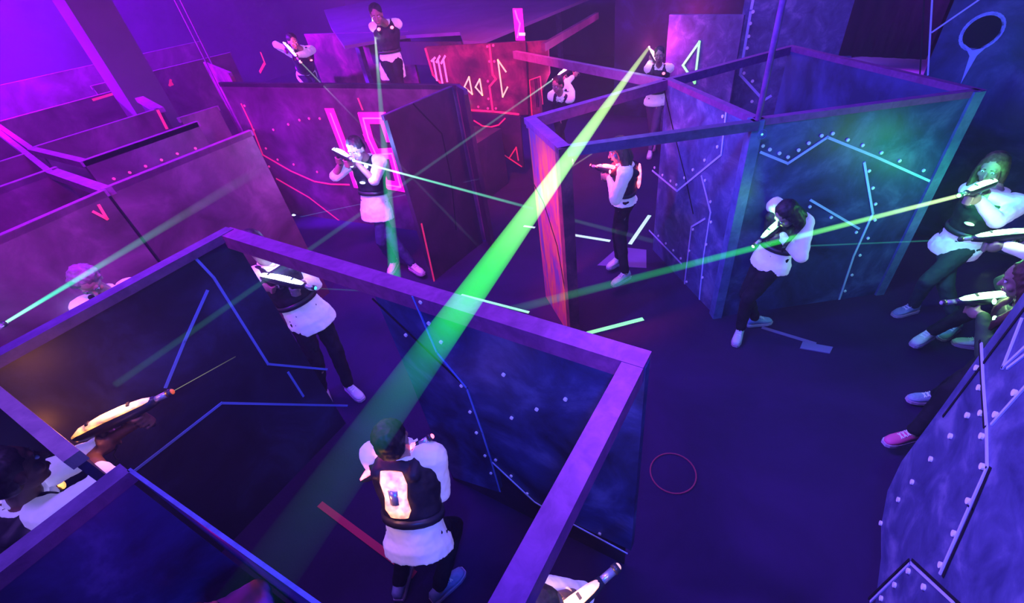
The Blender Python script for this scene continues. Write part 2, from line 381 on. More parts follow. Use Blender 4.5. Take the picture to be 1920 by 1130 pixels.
# --- nearest walls
partition('dark navy near wall with bent blue lines, crossing the lower left behind the aiming man', (-1.6, 2.96), (1.24, 3.04), M_BLUE_D, cap=0.08, capmat=M_CAP_D,
          seamsB=[((368, 486), (400, 520), (502, 682), (612, 692)), ((388, 545), (345, 640), (310, 725)), ((235, 895), (415, 755), (650, 760)), ((540, 698), (568, 742))],
          sw=0.016)
beam_rail('wide purple rail running from the left wall corner down to the bright corner post', (1.225, 3.08), (1.205, 0.33), w=0.095, h=0.09)
partition('near dark blue rivet-dotted panel under the wide purple rail, ending at the corner post', (1.17, 1.80), (1.17, 0.36), M_BLUE, cap=0,
          outline=[(697, 541), (1211, 690), (1183, 1032), (1050, 968), (1003, 938), (924, 865), (935, 922), (850, 895), (805, 800), (772, 718)],
          seamsB=[((775, 555), (820, 660), (876, 727), (905, 810), (920, 857), (938, 920))], grooves=[((700, 560), (790, 645), (876, 727))],
          seams=[((924, 866), (1003, 940), (1050, 968), (1176, 1036))], sw=0.010, dotr=0.010,
          rivets=[(945, 701), (960, 782), (1007, 766), (1061, 747), (866, 722), (882, 771), (894, 810), (910, 853), (921, 886), (930, 861), (959, 891), (989, 924), (1075, 972), (1125, 999), (790, 565), (805, 605), (828, 640), (762, 627)])
t = thing('corner_post', 'pale blue upright end post at the corner of the near dotted wall', 'post', (1.2, 0.335, 0))
MB().bar((1.2, 0.335, 0.02), (1.2, 0.335, 1.93), 0.075, 0.045).build('post', M_EDGE, t)
MB().bar((1.155, 0.335, 1.78), (1.155, 0.335, 1.83), 0.03, 0.05).build('bracket', M_GROOVE, t)
recess = MB().prism([(1.222, 1.8, 0), (1.222, 0.37, 0), (1.222, 0.37, 1.86), (1.222, 1.8, 1.86)], (0.012, 0, 0)).build('backing_board', M_BROWN)
tag(recentre(recess), 'dark brown backing board showing below the near dotted wall panel', 'board')
beam_rail('purple rail slanting from the corner post down to the bottom edge of the picture', (1.155, 0.372), (-1.0, 0.372), w=0.085, h=0.09)
partition('near bottom-left wall, blue airbrushed panel with dark plum rail, in front of the aiming man', (-1.6, 1.735), (-0.005, 1.735), M_BLUE, cap=0.07, capmat=M_CAP_D)
partition('near bottom wall seen nearly edge-on with bright blue top edge, beside the magenta sleeve', (0.012, 1.72), (0.030, 0.75), M_BLUE, cap=0.012, capmat=M_EDGE, caph=0.012, th=0.012)
partition('short wall behind the aiming man, its grey top lit by his gun', (-0.035, 2.96), (-0.035, 2.02), M_BLUE_D, th=0.03, cap=0.052, capmat=mottled('grey_painted_timber', (0.30, 0.24, 0.34), (0.5, 0.4, 0.5), 10))  # gun light on this top is put into its grey colour
# --- near right dotted wall
partition('large purple-blue dotted wall filling the lower right corner', (2.03, -0.92), (0.2, -0.92), M_BLUE_L, cap=0,
          outline=[(1922, 545), (1770, 757), (1722, 822), (1690, 865), (1664, 920), (1652, 985), (1652, 1045), (1640, 1140), (1640, 1400), (2300, 1400), (2300, 300), (2080, 330)],
          seams=[((1842, 645), (1846, 720), (1852, 800), (1853, 877), (1820, 950), (1765, 1075)), ((1862, 795), (1925, 725)), ((1634, 1128), (1709, 1056), (1790, 1130)), ((1918, 598), (1882, 690), (1925, 650)), ((1892, 690), (1925, 665))],
          grooves=[((1838, 640), (1842, 720), (1847, 800)), ((1858, 878), (1826, 955), (1770, 1080)), ((1925, 575), (1770, 780)), ((1705, 1050), (1630, 1122)), ((1712, 1050), (1800, 1132))], sw=0.012, dotr=0.014,
          rivets=[(1833, 690), (1838, 727), (1841, 775), (1843, 818), (1844, 875), (1818, 940), (1791, 1001), (1766, 1060), (1816, 779), (1784, 818), (1747, 861), (1712, 904), (1686, 937), (1653, 981), (1869, 778), (1905, 737), (1679, 1097), (1654, 1122), (1734, 1101), (1705, 1071)])
# --- star of rails and panels, right of the middle
A, B, C_, D, E_, G, H_ = (3.58, 2.23), (3.05, 1.64), (3.95, 0.40), (4.96, -1.03), (4.96, 1.42), (6.44, 0.485), (6.05, 3.86)
partition('streaked orange and magenta end panel behind the big green beam', A, B, M_FLAME, cap=0.10, grooves=[((996, 335), (1020, 380), (1045, 460), (1070, 600))], post=[1.0], postmat=M_RUST)
beam_rail('rail from the orange panel back to the star junction, blue lit underneath', A, E_, w=0.07, h=0.09, mat=M_CAP)
beam_rail('purple rail rising right from the star junction to the far corner', E_, G, w=0.06, h=0.08, mat=M_CAP)
beam_rail('red-lit rail from the gallery to the star junction', H_, E_, w=0.06, h=0.09, mat=mottled('red_lit_purple_timber', (0.4, 0.12, 0.3), (0.6, 0.25, 0.5), 9))  # red light on the rail is put into its timber colour
beam_rail('dark rail crossing in front of the woman with the red gun', B, C_, w=0.07, h=0.07, mat=M_CAP_D)
partition('mottled blue zigzag panel just right of the woman with the red gun', C_, E_, M_BLUE_L, cap=0.06,
          seams=[((1224, 320), (1270, 358), (1353, 290), (1362, 212)), ((1316, 330), (1333, 398), (1320, 480), (1308, 600)), ((1277, 590), (1297, 425), (1322, 410)), ((1218, 432), (1278, 494))],
          rivets=[(1228, 314), (1243, 328), (1258, 339), (1269, 346), (1284, 333), (1300, 318), (1322, 300), (1346, 275), (1356, 218), (1323, 338), (1333, 378), (1334, 416), (1325, 458), (1318, 520), (1308, 560), (1302, 596), (1235, 442), (1249, 456), (1263, 469), (1277, 484), (1300, 430), (1293, 470), (1288, 528), (1283, 560)],
          grooves=[((1245, 165), (1262, 240), (1285, 330), (1300, 400))], sw=0.018)  # a dark stripe slanting down the panel
partition('blue panel with long zigzag line behind the stooping woman', C_, D, M_BLUE, cap=0.06,
          seams=[((1426, 285), (1477, 306), (1551, 257), (1640, 293), (1745, 340)), ((1620, 305), (1636, 400), (1600, 480), (1570, 570)), ((1520, 375), (1610, 428))],
          rivets=[(1430, 273), (1443, 280), (1461, 287), (1477, 294), (1497, 281), (1516, 268), (1540, 254), (1561, 250), (1589, 262), (1617, 272), (1652, 286), (1686, 301), (1731, 319), (1629, 320), (1636, 352), (1641, 382), (1640, 412), (1627, 446), (1612, 478), (1597, 515), (1584, 545), (1518, 387), (1558, 407), (1605, 435)],
          sw=0.02, post=[0.0, 1.0])
partition('far blue and red-tinted panel closing the star of rails on the right', G, D, mottled('blue_panel_red_light_patch', (0.03, 0.04, 0.16), (0.35, 0.12, 0.42), 0.9, 0.5, c3=(0.10, 0.12, 0.42), lo=0.4, hi=0.72), cap=0.06)  # red light on this panel is mixed into its colour
o = MB().tube([(3.95, 0.40, 0), (3.95, 0.40, 5.0)], 0.022, 10).build('pole', M_CAP, smooth=True)
tag(recentre(o), 'thin purple upright pole rising from the front junction of the rails', 'pole')
t = thing('wall_fitting', 'small round ringed fitting on the post below the rail junction', 'fitting', at(1429, 252, 1.85))
plc = Plane(C_, D); c = plc.px(1429, 252, 0.06)
m = MB()
for r0 in (0.035, 0.02):
    m.tube([c+Vector((0, 0, 1))*r0*math.sin(k*math.pi/8)+plc.u*r0*math.cos(k*math.pi/8) for k in range(17)], 0.004, 6)
m.build('ring', M_EDGE, t); MB().ell(c, plc.u*0.009, Vector((0, 0, 0.009)), plc.n*0.006).build('lens', glow('cyan_lens', (0.1, 0.8, 1.0), 1.0, False), t)
# --- wall behind the man with the blue gun, and the panel to its right
W0a, W0b = (4.40, 3.62), (3.93, 7.4)
tw, pw0 = partition('long plum wall with pink painted characters behind the man with the blue gun', W0a, W0b, M_PLUM, cap=0.05, capmat=M_PLUM_D, seammat=M_SEAM_R, dotmat=M_DOT_R, sw=0.022, dotr=0.016,
          seams=[((453, 195), (472, 235), (493, 290), (545, 320), (590, 340), (620, 345), (655, 346)), ((519, 335), (580, 370), (645, 420)), ((672, 185), (680, 205))],
          rivets=[(459, 198), (476, 243), (499, 278), (513, 243), (541, 233), (562, 225), (580, 222), (600, 222), (521, 299), (551, 308), (595, 322), (626, 338), (505, 312)])
def neon(mat, lines, w, off, th):
    m = MB()
    for q in lines: strip(m, pw0, q, w, off, th)
    m.build('painted_character', mat, tw)
one = [(621, 212), (640, 262), (662, 320), (670, 345)]
five = [(720, 221), (682, 221), (692, 258), (706, 289), (736, 287), (752, 350), (722, 345), (714, 322)]
neon(M_UVP, [one], 0.15, 0.006, 0.008); neon(M_UVP, [five], 0.14, 0.006, 0.008)
neon(M_UVP2, [five], 0.018, 0.014, 0.004); neon(M_UVP2, [one], 0.016, 0.014, 0.004)
neon(M_UVP, [[(716, 224), (728, 262)]], 0.07, 0.006, 0.008)
partition('dark plum panel right of the pink characters, red line down its edge', (3.34, 3.69), (4.33, 3.63), M_PLUM_D, cap=0.04, th=0.06, capmat=M_CAP_D, seammat=M_SEAM_R, seams=[((790, 420), (815, 532))], sw=0.02, grooves=[((775, 195), (828, 250), (845, 330), (855, 430))])
partition('narrow brown side panel beside the dark plum panel', (4.37, 3.60), (4.25, 3.42), M_PLUM_D, cap=0.04, th=0.05, capmat=M_CAP_D, group=None)
# --- gallery with arrows
GA, GB = (6.22, 5.62), (6.64, 3.90)
tg, pg = partition('red-lit gallery panel with pointed lower edge, yellow arrows and pink claw marks', GA, GB, M_RUST, cap=0,
          outline=[(797, 88), (985, 78), (990, 215), (975, 216), (878, 207), (850, 180), (832, 162), (811, 140)],
          seams=[((798, 92), (812, 140), (832, 162)), ((850, 180), (878, 206), (925, 209), (972, 214)), ((918, 85), (924, 140), (930, 148), (918, 162), (924, 207))], seammat=M_SEAM_R, sw=0.03, dotmat=M_DOT_R, dotr=0.018,
          rivets=[(914, 87), (925, 85), (918, 115), (927, 115), (915, 152), (916, 185), (930, 203), (897, 200), (915, 203)])
def marks(pl, root, mat, lines, w, nm):
    for q in lines:
        m = MB(); strip(m, pl, q, w, 0.012, 0.008); m.build(nm, mat, root)
marks(pg, tg, M_UVY, [[(880, 144), (871, 163), (886, 176), (880, 144)], [(900, 148), (892, 163), (905, 178), (900, 148)], [(949, 134), (934, 112), (943, 181), (952, 163)]], 0.022, 'arrow_mark')
marks(pg, tg, M_UVP2, [[(813, 112), (820, 150)], [(822, 112), (831, 160)], [(832, 112), (839, 152)], [(835, 105), (828, 118)], [(825, 105), (819, 116)], [(816, 108), (810, 114)]], 0.028, 'claw_mark')
MB().ell(pg.px(876, 197, 0.05), pg.u*0.03, Vector((0, 0, 0.04)), pg.n*0.02).build('lamp', glow('cyan_lamp', (0.1, 0.9, 1.0), 3.0), tg)
t2, p2 = partition('dark red lower wall with curved line below the arrow gallery', (6.10, 5.70), (6.50, 3.86), M_PLUM_D, cap=0,
          outline=[(855, 182), (880, 210), (975, 219), (982, 315), (955, 300), (920, 280), (870, 245), (858, 225)],
          seams=[((862, 226), (868, 240), (900, 262), (930, 280), (978, 312)), ((866, 240), (905, 258)), ((968, 276), (955, 296)), ((968, 276), (972, 300)), ((889, 226), (905, 236), (920, 238), (935, 234), (947, 222))], seammat=M_SEAM_R, sw=0.02)
partition('red panel with dark slot window beyond the arrow gallery', (6.70, 3.95), (6.75, 3.45), M_RUST, cap=0, outline=[(970, 80), (1026, 76), (1030, 138), (1012, 180), (1016, 218), (990, 222)],
          grooves=[((1003, 148), (1007, 200)), ((1006, 148), (1010, 200))], seams=[((998, 218), (993, 150), (1013, 143), (1018, 195))], seammat=M_SEAM_R, sw=0.012)
beam_rail('dim red rail climbing right behind the arrow gallery', (6.5, 3.66), (9.0, 3.92), w=0.06, h=0.1, mat=M_PLUM)
t = thing('poster', 'glowing magenta poster strip with a pale squiggle high at the back', 'poster', at(972, 70, 1.2))
pp = Plane((7.2, 4.6), (7.5, 3.7))
MB().bar(pp.px(973, 18, -0.02), pp.px(973, 18, -0.02)-Vector((0, 0, pp.px(973, 18).z)), 0.03, 0.03, up=(0, 1, 0)).build('stand_pole', M_CAP_D, t)
MB().prism([pp.px(961, 16), pp.px(979, 16), pp.px(984, 76), pp.px(967, 76)], -pp.n*0.02).build('sheet', plain('magenta_print', (1, .1, .6), 0.5, emit=(1.0, 0.0, 0.55), es=1.0), t)
m = MB(); strip(m, pp, [(966, 20), (970, 34), (975, 44), (973, 56), (970, 70)], 0.022); m.build('squiggle', M_UVP2, t)
m = MB(); strip(m, pp, [(975, 64), (983, 64)], 0.04); m.build('white_bar', plain('white_print', (.9, .8, .9), .5, emit=(1, .8, 1), es=1.0), t)
# --- canopy plate over the back middle
t = thing('canopy', 'wide flat violet canopy top behind the man firing downward', 'canopy', (8.5, 7.0, 0))
pts = [at(620, 50, ZT), at(645, 86, ZT), at(760, 66, ZT), at(862, 60, ZT), at(868, 76, ZT), at(900, 78, ZT), at(1092, 0, ZT)]
pts += [Vector((12.5, 5.0, ZT)), Vector((12.5, 12.5, ZT)), Vector((10.5, 12.8, ZT))]
MB().prism(pts, (0, 0, -0.05)).build('top', mottled('violet_canopy', (0.28, 0.18, 0.42), (0.4, 0.26, 0.55), 1.0, 0.7, bump=0.1), t)
MB().bar(at(690, 78, ZT-0.05), at(866, 78, ZT-0.05), 0.04, 0.35, top=True).build('fascia', M_PLUM_D, t)
for xy in ((6.9, 7.8), (11.5, 6.0), (9.5, 10.5)): MB().bar((*xy, 0), (*xy, ZT-0.05), 0.1, 0.1, up=(0, 1, 0)).build('leg', M_CAP_D, t)
# --- platforms that carry the two men at the back
o = MB().bar((5.35, 4.3, 0.90), (5.35, 6.3, 0.90), 1.5, 0.90, top=True).build('raised_platform', M_PLUM_D); tag(recentre(o), 'dark raised platform under the man firing the long downward beam', 'platform')
o = MB().bar((5.9, 7.2, 0.50), (5.9, 9.2, 0.50), 1.5, 0.50, top=True).build('raised_platform', M_PLUM_D); tag(recentre(o), 'low platform under the man aiming sideways at the back left', 'platform')
# --- left-hand rows of walls in the violet fog
GL = 'fogbound walls on the left'
partition('first fogbound wall row from the front, red dots along it, left of the pink characters', (1.30, 4.78), (2.62, 4.81), M_PLUM, cap=0.05, group=GL, dotmat=M_DOT_R, grooves=[((208, 370), (300, 490))])
partition('first fogbound row, left continuation with bright violet top, at the left picture edge', (-0.5, 4.50), (1.27, 4.74), M_PLUM, cap=0.05, group=GL, seammat=M_SEAM_R, seams=[((185, 385), (200, 410), (175, 397))])
partition('second fogbound wall row, bright violet top edge and dots below', (1.56, 5.80), (2.66, 5.80), M_PLUM, cap=0.05, group=GL, dotmat=M_DOT_R, dotr=0.013,
          rivets=lerp_dots([(213, 335), (332, 288)], 5)+[(366, 278)])
partition('second fogbound row, left continuation ending at the violet rails', (-0.5, 5.80), (1.38, 5.90), M_PLUM, cap=0.05, group=GL)
partition('third fogbound wall row, red edge at its right end', (1.62, 6.97), (2.86, 6.97), M_PLUM, cap=0.04, group=GL, seammat=M_SEAM_R, seams=[((296, 208), (312, 240))], sw=0.03)
partition('third fogbound row, left continuation', (-0.5, 6.75), (1.46, 6.80), M_PLUM, cap=0.04, group=GL)
partition('fourth fogbound wall row, faint in the violet haze', (0.6, 8.97), (3.5, 8.97), M_PLUM, cap=0.03, group=GL, seammat=M_SEAM_R, seams=[((225, 172), (240, 140)), ((175, 187), (225, 172))], sw=0.03)
partition('fifth fogbound wall row with a tiny red triangle mark', (3.4, 9.9), (5.6, 9.7), M_PLUM, cap=0.03, group=GL, seammat=M_SEAM_R, seams=[((319, 152), (323, 158), (318, 160), (320, 150))], sw=0.03)
partition('magenta fogbound panel beyond the second row, left of the long plum wall', (2.70, 6.2), (3.12, 6.16), M_PLUM, cap=0.03, group=GL)
partition('magenta side panel far back, beyond the fourth row', (4.4, 7.9), (4.9, 9.4), M_RUST, cap=0.03, group=GL, seammat=M_SEAM_R, seams=[((490, 100), (497, 118), (488, 135))], sw=0.03)
partition('short dark connecting wall with a bright violet top, middle of the fog', (3.12, 7.98), (2.86, 7.0), M_PLUM_D, cap=0.10, group=GL)
partition('farthest magenta wall behind the sideways-aiming man', (7.2, 9.6), (7.4, 7.0), M_RUST, cap=0.03, group=GL)
partition('far dim wall at the very back left of the fog', (2.0, 12.5), (6.5, 12.2), M_PLUM, cap=0.03, group=GL)
GR = 'violet rails in the fog'
beam_rail('bright violet rail entering from the left picture edge', (1.78, 8.6), (1.32, 5.86), w=0.05, h=0.05, group=GR)
beam_rail('upper of the two parallel violet rails at the left picture edge', (1.90, 9.0), (1.58, 7.0), w=0.05, h=0.05, group=GR)
beam_rail('violet rail joining the third fogbound row to the second', (1.58, 7.0), (1.58, 5.82), w=0.07, h=0.06, group=GR)
beam_rail('wide violet rail joining the second fogbound row to the first', (1.34, 5.86), (1.30, 4.78), w=0.09, h=0.06, group=GR)
b0 = at(283, 168, 1.98)
o = MB().bar((b0.x, b0.y+0.4, 0), (b0.x, b0.y+0.4, 5.0), 0.5, 0.35, up=(0, 1, 0)).build('column', mottled('pale_column_paint', (0.18, 0.10, 0.2), (0.24, 0.13, 0.26), 1.0))
tag(recentre(o), 'broad pale upright column in the violet fog at upper left', 'column')
for k, (x, y, lb) in enumerate(((372, 78, 'left of two thin upright poles in the fog'), (382, 60, 'right of two thin upright poles in the fog'))):
    q = at(x, 88, 1.98)*1.0; a = Vector((q.x*0.8, q.y*0.8, 0))
    o = MB().tube([a, a+Vector((0, 0, 5))], 0.012, 8).build('pole', M_CAP, smooth=True); tag(recentre(o), lb+', upper left', 'pole')
# --- back right
ta, pa = partition('pale blue mottled panel with a green arrow outline at the back', (8.60, 2.50), (8.45, 1.34), M_BLUE_L, cap=0, th=0.06)
marks(pa, ta, M_UVG, [[(1312, 78), (1281, 122), (1303, 155), (1312, 78)]], 0.035, 'arrow_mark')
partition('tall back panel with pale dotted edge line, right of the green arrow', (8.95, 1.45), (8.9, -0.2), M_BLUE_L, z1=3.4, cap=0, dotr=0.025,
          seams=[((1412, 0), (1408, 20), (1388, 140), (1432, 188), (1445, 180))], rivets=[(1412, 22), (1407, 44), (1404, 68), (1401, 90), (1395, 137), (1411, 152), (1410, 190)], sw=0.04)
partition('dim blue back wall above the man firing the big green beam', (9.8, 3.9), (9.7, 1.5), M_BLUE_D, z1=3.4, cap=0)
ptn = [(1578, 0), (1745, 0), (1738, 108), (1570, 104)]
pc = Plane((8.3, -0.1), (8.1, -1.4))
m = MB()
P0 = pc.px(1572, 104); P1 = pc.px(1738, 108); z0c = min(P0.z, P1.z)
vs = []; fs = []
for i in range(41):
    t_ = i/40; q = P0.lerp(P1, t_); w_ = 0.008*math.sin(i*0.9)+0.004*math.sin(i*2.1)
    for z in (z0c, 3.6): vs.append(Vector((q.x, q.y, z))+pc.n*w_)
    for z in (z0c, 3.6): vs.append(Vector((q.x, q.y, z))+pc.n*(w_-0.01))
for i in range(40):
    a = 4*i; b = 4*(i+1); fs += [(a, b, b+1, a+1), (a+3, b+3, b+2, a+2), (a, a+2, b+2, b), (a+1, b+1, b+3, a+3)]
m.add(vs, fs); o = m.build('curtain', mottled('dark_violet_cloth', (0.012, 0.006, 0.03), (0.02, 0.01, 0.04), 3, 0.9), smooth=True); tag(recentre(o), 'dark hanging curtain at the back right above the violet-lit shelf', 'curtain')
o = MB().prism([at(1500, 92, 1.35), at(1740, 142, 1.35), at(1742, 100, 1.35), at(1560, 90, 1.35)], (0, 0, -0.06)).build('shelf', mottled('violet_lit_shelf', (0.5, 0.3, 0.7), (0.6, 0.4, 0.8), 1, 0.6)); tag(recentre(o), 'bright violet-lit shelf under the hanging curtain', 'shelf')  # purple light falling here is put into the pale violet colour
area('violet_shelf_lamp', (7.4, -0.8, 2.3), (7.6, -0.8, 1.3), 0.5, (0.6, 0.0, 1.0), 6)
# tall mural wall on the right
tm, pm = partition('tall blue mural wall with painted ring and drip, behind the green-lit woman', (6.55, -0.85), (5.7, -4.5), mottled('deep_blue_mural', (0.03, 0.04, 0.14), (0.22, 0.26, 0.65), 1.6, 0.5, c3=(0.07, 0.09, 0.32), bump=0.06), z1=4.9, cap=0, th=0.08,
                   seams=[((1748, 60), (1835, 0)), ((1748, 0), (1740, 140))], grooves=[((1733, 0), (1725, 140))], sw=0.015)
m = MB(); cc = []
for k in range(29):
    a = 2*math.pi*k/28; X = 1842+40*math.cos(a); Y = 59+33*math.sin(a); dx, dy = X-1842, Y-59
    cc.append((1842+dx+dy*-0.25, 59+dy-dx*0.22))
strip(m, pm, cc, 0.028); m.build('painted_ring', plain('pale_cyan_line', (0.35, 0.5, 1.0), 0.5), tm)
MB().prism([pm.px(x, y, 0.003) for x, y in cc[:-1]], pm.n*0.004).build('ring_centre', M_GROOVE, tm)
MB().prism([pm.px(1808, 82, 0.002), pm.px(1825, 95, 0.002), pm.px(1850, 88, 0.002), pm.px(1832, 104, 0.002), pm.px(1801, 158, 0.002), pm.px(1818, 105, 0.002)], pm.n*0.006).build('drip', plain('pale_cyan_line', (0.35, 0.5, 1.0), 0.5), tm)

# --- floor markings
def tape(label, p, q, mat, w=0.05, group='glowing floor tapes'):
    a = at(*p, 0.0); b = at(*q, 0.0)
    o = MB().bar(a+Vector((0, 0, 0.004)), b+Vector((0, 0, 0.004)), w, 0.004).build('floor_tape', mat); recentre(o)
    return tag(o, label, 'tape', group)
tape('pale green floor tape just left of the red-gun woman\'s legs', (1070, 440), (1144, 452), M_UVW)
tape('short pale tape end beside the orange panel', (982, 424), (1003, 427), M_UVW, 0.04)
tape('pale green tape slanting up to the right behind the red-gun woman', (1181, 458), (1218, 404), M_UVW)
tape('green tape along the purple rail crossing the big beam', (865, 553), (992, 586), M_UVG, 0.035)
tape('green tape alone on the dark floor in the middle', (1101, 625), (1206, 598), M_UVG, 0.05)
tape('smallest square of green tape left of the stooping woman\'s shoes', (1359, 578), (1374, 574), M_UVG, 0.07)
tape('small green tape piece between the stooping woman\'s legs', (1393, 570), (1409, 566), M_UVG, 0.07)
tape('green tape right of the stooping woman\'s legs', (1428, 561), (1480, 547), M_UVG, 0.07)
tape('dull red tape on the floor behind the crouching man', (600, 945), (778, 1078), plain('red_tape', (0.65, 0.03, 0.10), 0.6), 0.05)
tape('dim violet strip on the floor right of the white sneakers', (1428, 614), (1530, 645), plain('dim_violet_strip', (0.25, 0.14, 0.4), 0.6), 0.04)
o = MB().prism([at(1505, 640, 0.012), at(1562, 650, 0.012), at(1556, 662, 0.012), at(1500, 652, 0.012)], (0, 0, -0.01)).build('floor_pad', plain('dim_violet_pad', (0.22, 0.16, 0.4), 0.6)); tag(recentre(o), 'dim violet pad on the dark floor at the strip\'s end', 'pad')
c0 = at(1262, 886, 0.006)
o = MB().tube([c0+Vector((0.17*math.cos(k*math.pi/16), 0.17*math.sin(k*math.pi/16), 0)) for k in range(33)], 0.006, 6).build('floor_ring', plain('dull_red_ring', (0.35, 0.03, 0.1), 0.6)); tag(recentre(o), 'faint red ring drawn on the dark floor', 'ring')
o = MB().prism([at(1120, 497, 0.008), at(1160, 462, 0.008), at(1212, 468, 0.008), at(1212, 502, 0.008)], (0, 0, -0.008)).build('floor_mat', mottled('violet_mat', (0.16, 0.08, 0.32), (0.2, 0.1, 0.4), 2)); tag(recentre(o), 'violet lit floor mat behind the red-gun woman\'s shoes', 'mat')

# ---------------------------------------------------------------- people and their gear
UP = Vector((0, 0, 1))
def ik(a, b, l1, l2, hint):
    a = Vector(a); b = Vector(b); d = b-a; L = d.length
    if L > (l1+l2)*0.995: b = a+d*((l1+l2)*0.995/L); d = b-a; L = d.length
    x = (l1*l1-l2*l2+L*L)/(2*L); h = math.sqrt(max(l1*l1-x*x, 0)); u = d/L
    hint = Vector(hint); hp = hint-u*hint.dot(u)
    if hp.length < 1e-4: hp = u.orthogonal()
    return a+u*x+hp.normalized()*h, b
def frame(f, up=UP):
    f = Vector(f).normalized(); r = f.cross(up).normalized(); u = r.cross(f).normalized(); return f, r, u
def head_mesh(mb, c, f, r, u, s, female=False):
    mb.ell(c+u*0.030*s-f*0.008*s, r*0.074*s, f*0.094*s, u*0.092*s)
    mb.ell(c-u*0.030*s+f*0.022*s, r*0.058*s, f*0.066*s, u*0.082*s)
    mb.ell(c-u*0.090*s+f*0.050*s, r*0.028*s, f*0.026*s, u*0.020*s, 10, 7)
    mb.cap(c+u*0.022*s+f*0.080*s, c-u*0.020*s+f*0.104*s, 0.007*s, 0.0135*s, 8)
    mb.cap(c+u*0.036*s+f*0.072*s-r*0.036*s, c+u*0.036*s+f*0.072*s+r*0.036*s, 0.013*s, n=8)
    mb.cap(c-u*0.056*s+f*0.080*s-r*0.016*s, c-u*0.056*s+f*0.080*s+r*0.016*s, 0.009*s, n=8)
    for k in (-1, 1):
        mb.ell(c+r*0.075*s*k-u*0.002*s-f*0.006*s, r*0.010*s, f*0.020*s, u*0.032*s, 10, 7)
        mb.ell(c+r*0.042*s*k-u*0.022*s+f*0.056*s, r*0.024*s, f*0.022*s, u*0.024*s, 10, 7)
def hand_mesh(mb, wrist, grip, axis, side, s, curl=1.0, front=None):
    """palm from wrist to the grip; four fingers wrap round the grip axis, thumb leaves the side of the palm"""
    wrist = Vector(wrist); grip = Vector(grip); axis = Vector(axis).normalized(); d = (grip-wrist).normalized()
    d = (d-axis*d.dot(axis)).normalized(); sd = d.cross(axis).normalized()*side
    palm = grip-d*0.012*s+sd*0.024*s
    mb.cap(wrist, wrist.lerp(palm, 0.5), 0.025*s, 0.030*s, 10)
    mb.ell(palm-d*0.018*s, d*0.046*s, axis*0.042*s, sd*0.017*s, 12, 7)
    R = 0.030*s; lens = (0.9, 1.0, 0.95, 0.78)
    for i in range(4):
        o = axis*(0.030-0.0205*i)*s; pts = []
        for k in range(5):
            a = math.radians(25+k*50*curl*lens[i]); pts.append(grip+o+(sd*math.cos(a)+d*math.sin(a))*R*(1.0 if k else 1.15))
        for k in range(4): mb.cap(pts[k], pts[k+1], (0.0098-0.0008*k)*s, (0.0090-0.0008*k)*s, 8)
    t0 = palm-d*0.035*s+axis*0.030*s; t1 = grip-d*0.030*s+axis*0.040*s-sd*0.002*s; t2 = grip-d*0.004*s+axis*0.038*s-sd*0.026*s; t3 = grip+d*0.022*s+axis*0.034*s-sd*0.026*s
    mb.cap(t0, t1, 0.014*s, 0.0115*s, 8); mb.cap(t1, t2, 0.0115*s, 0.010*s, 8); mb.cap(t2, t3, 0.010*s, 0.0085*s, 8)
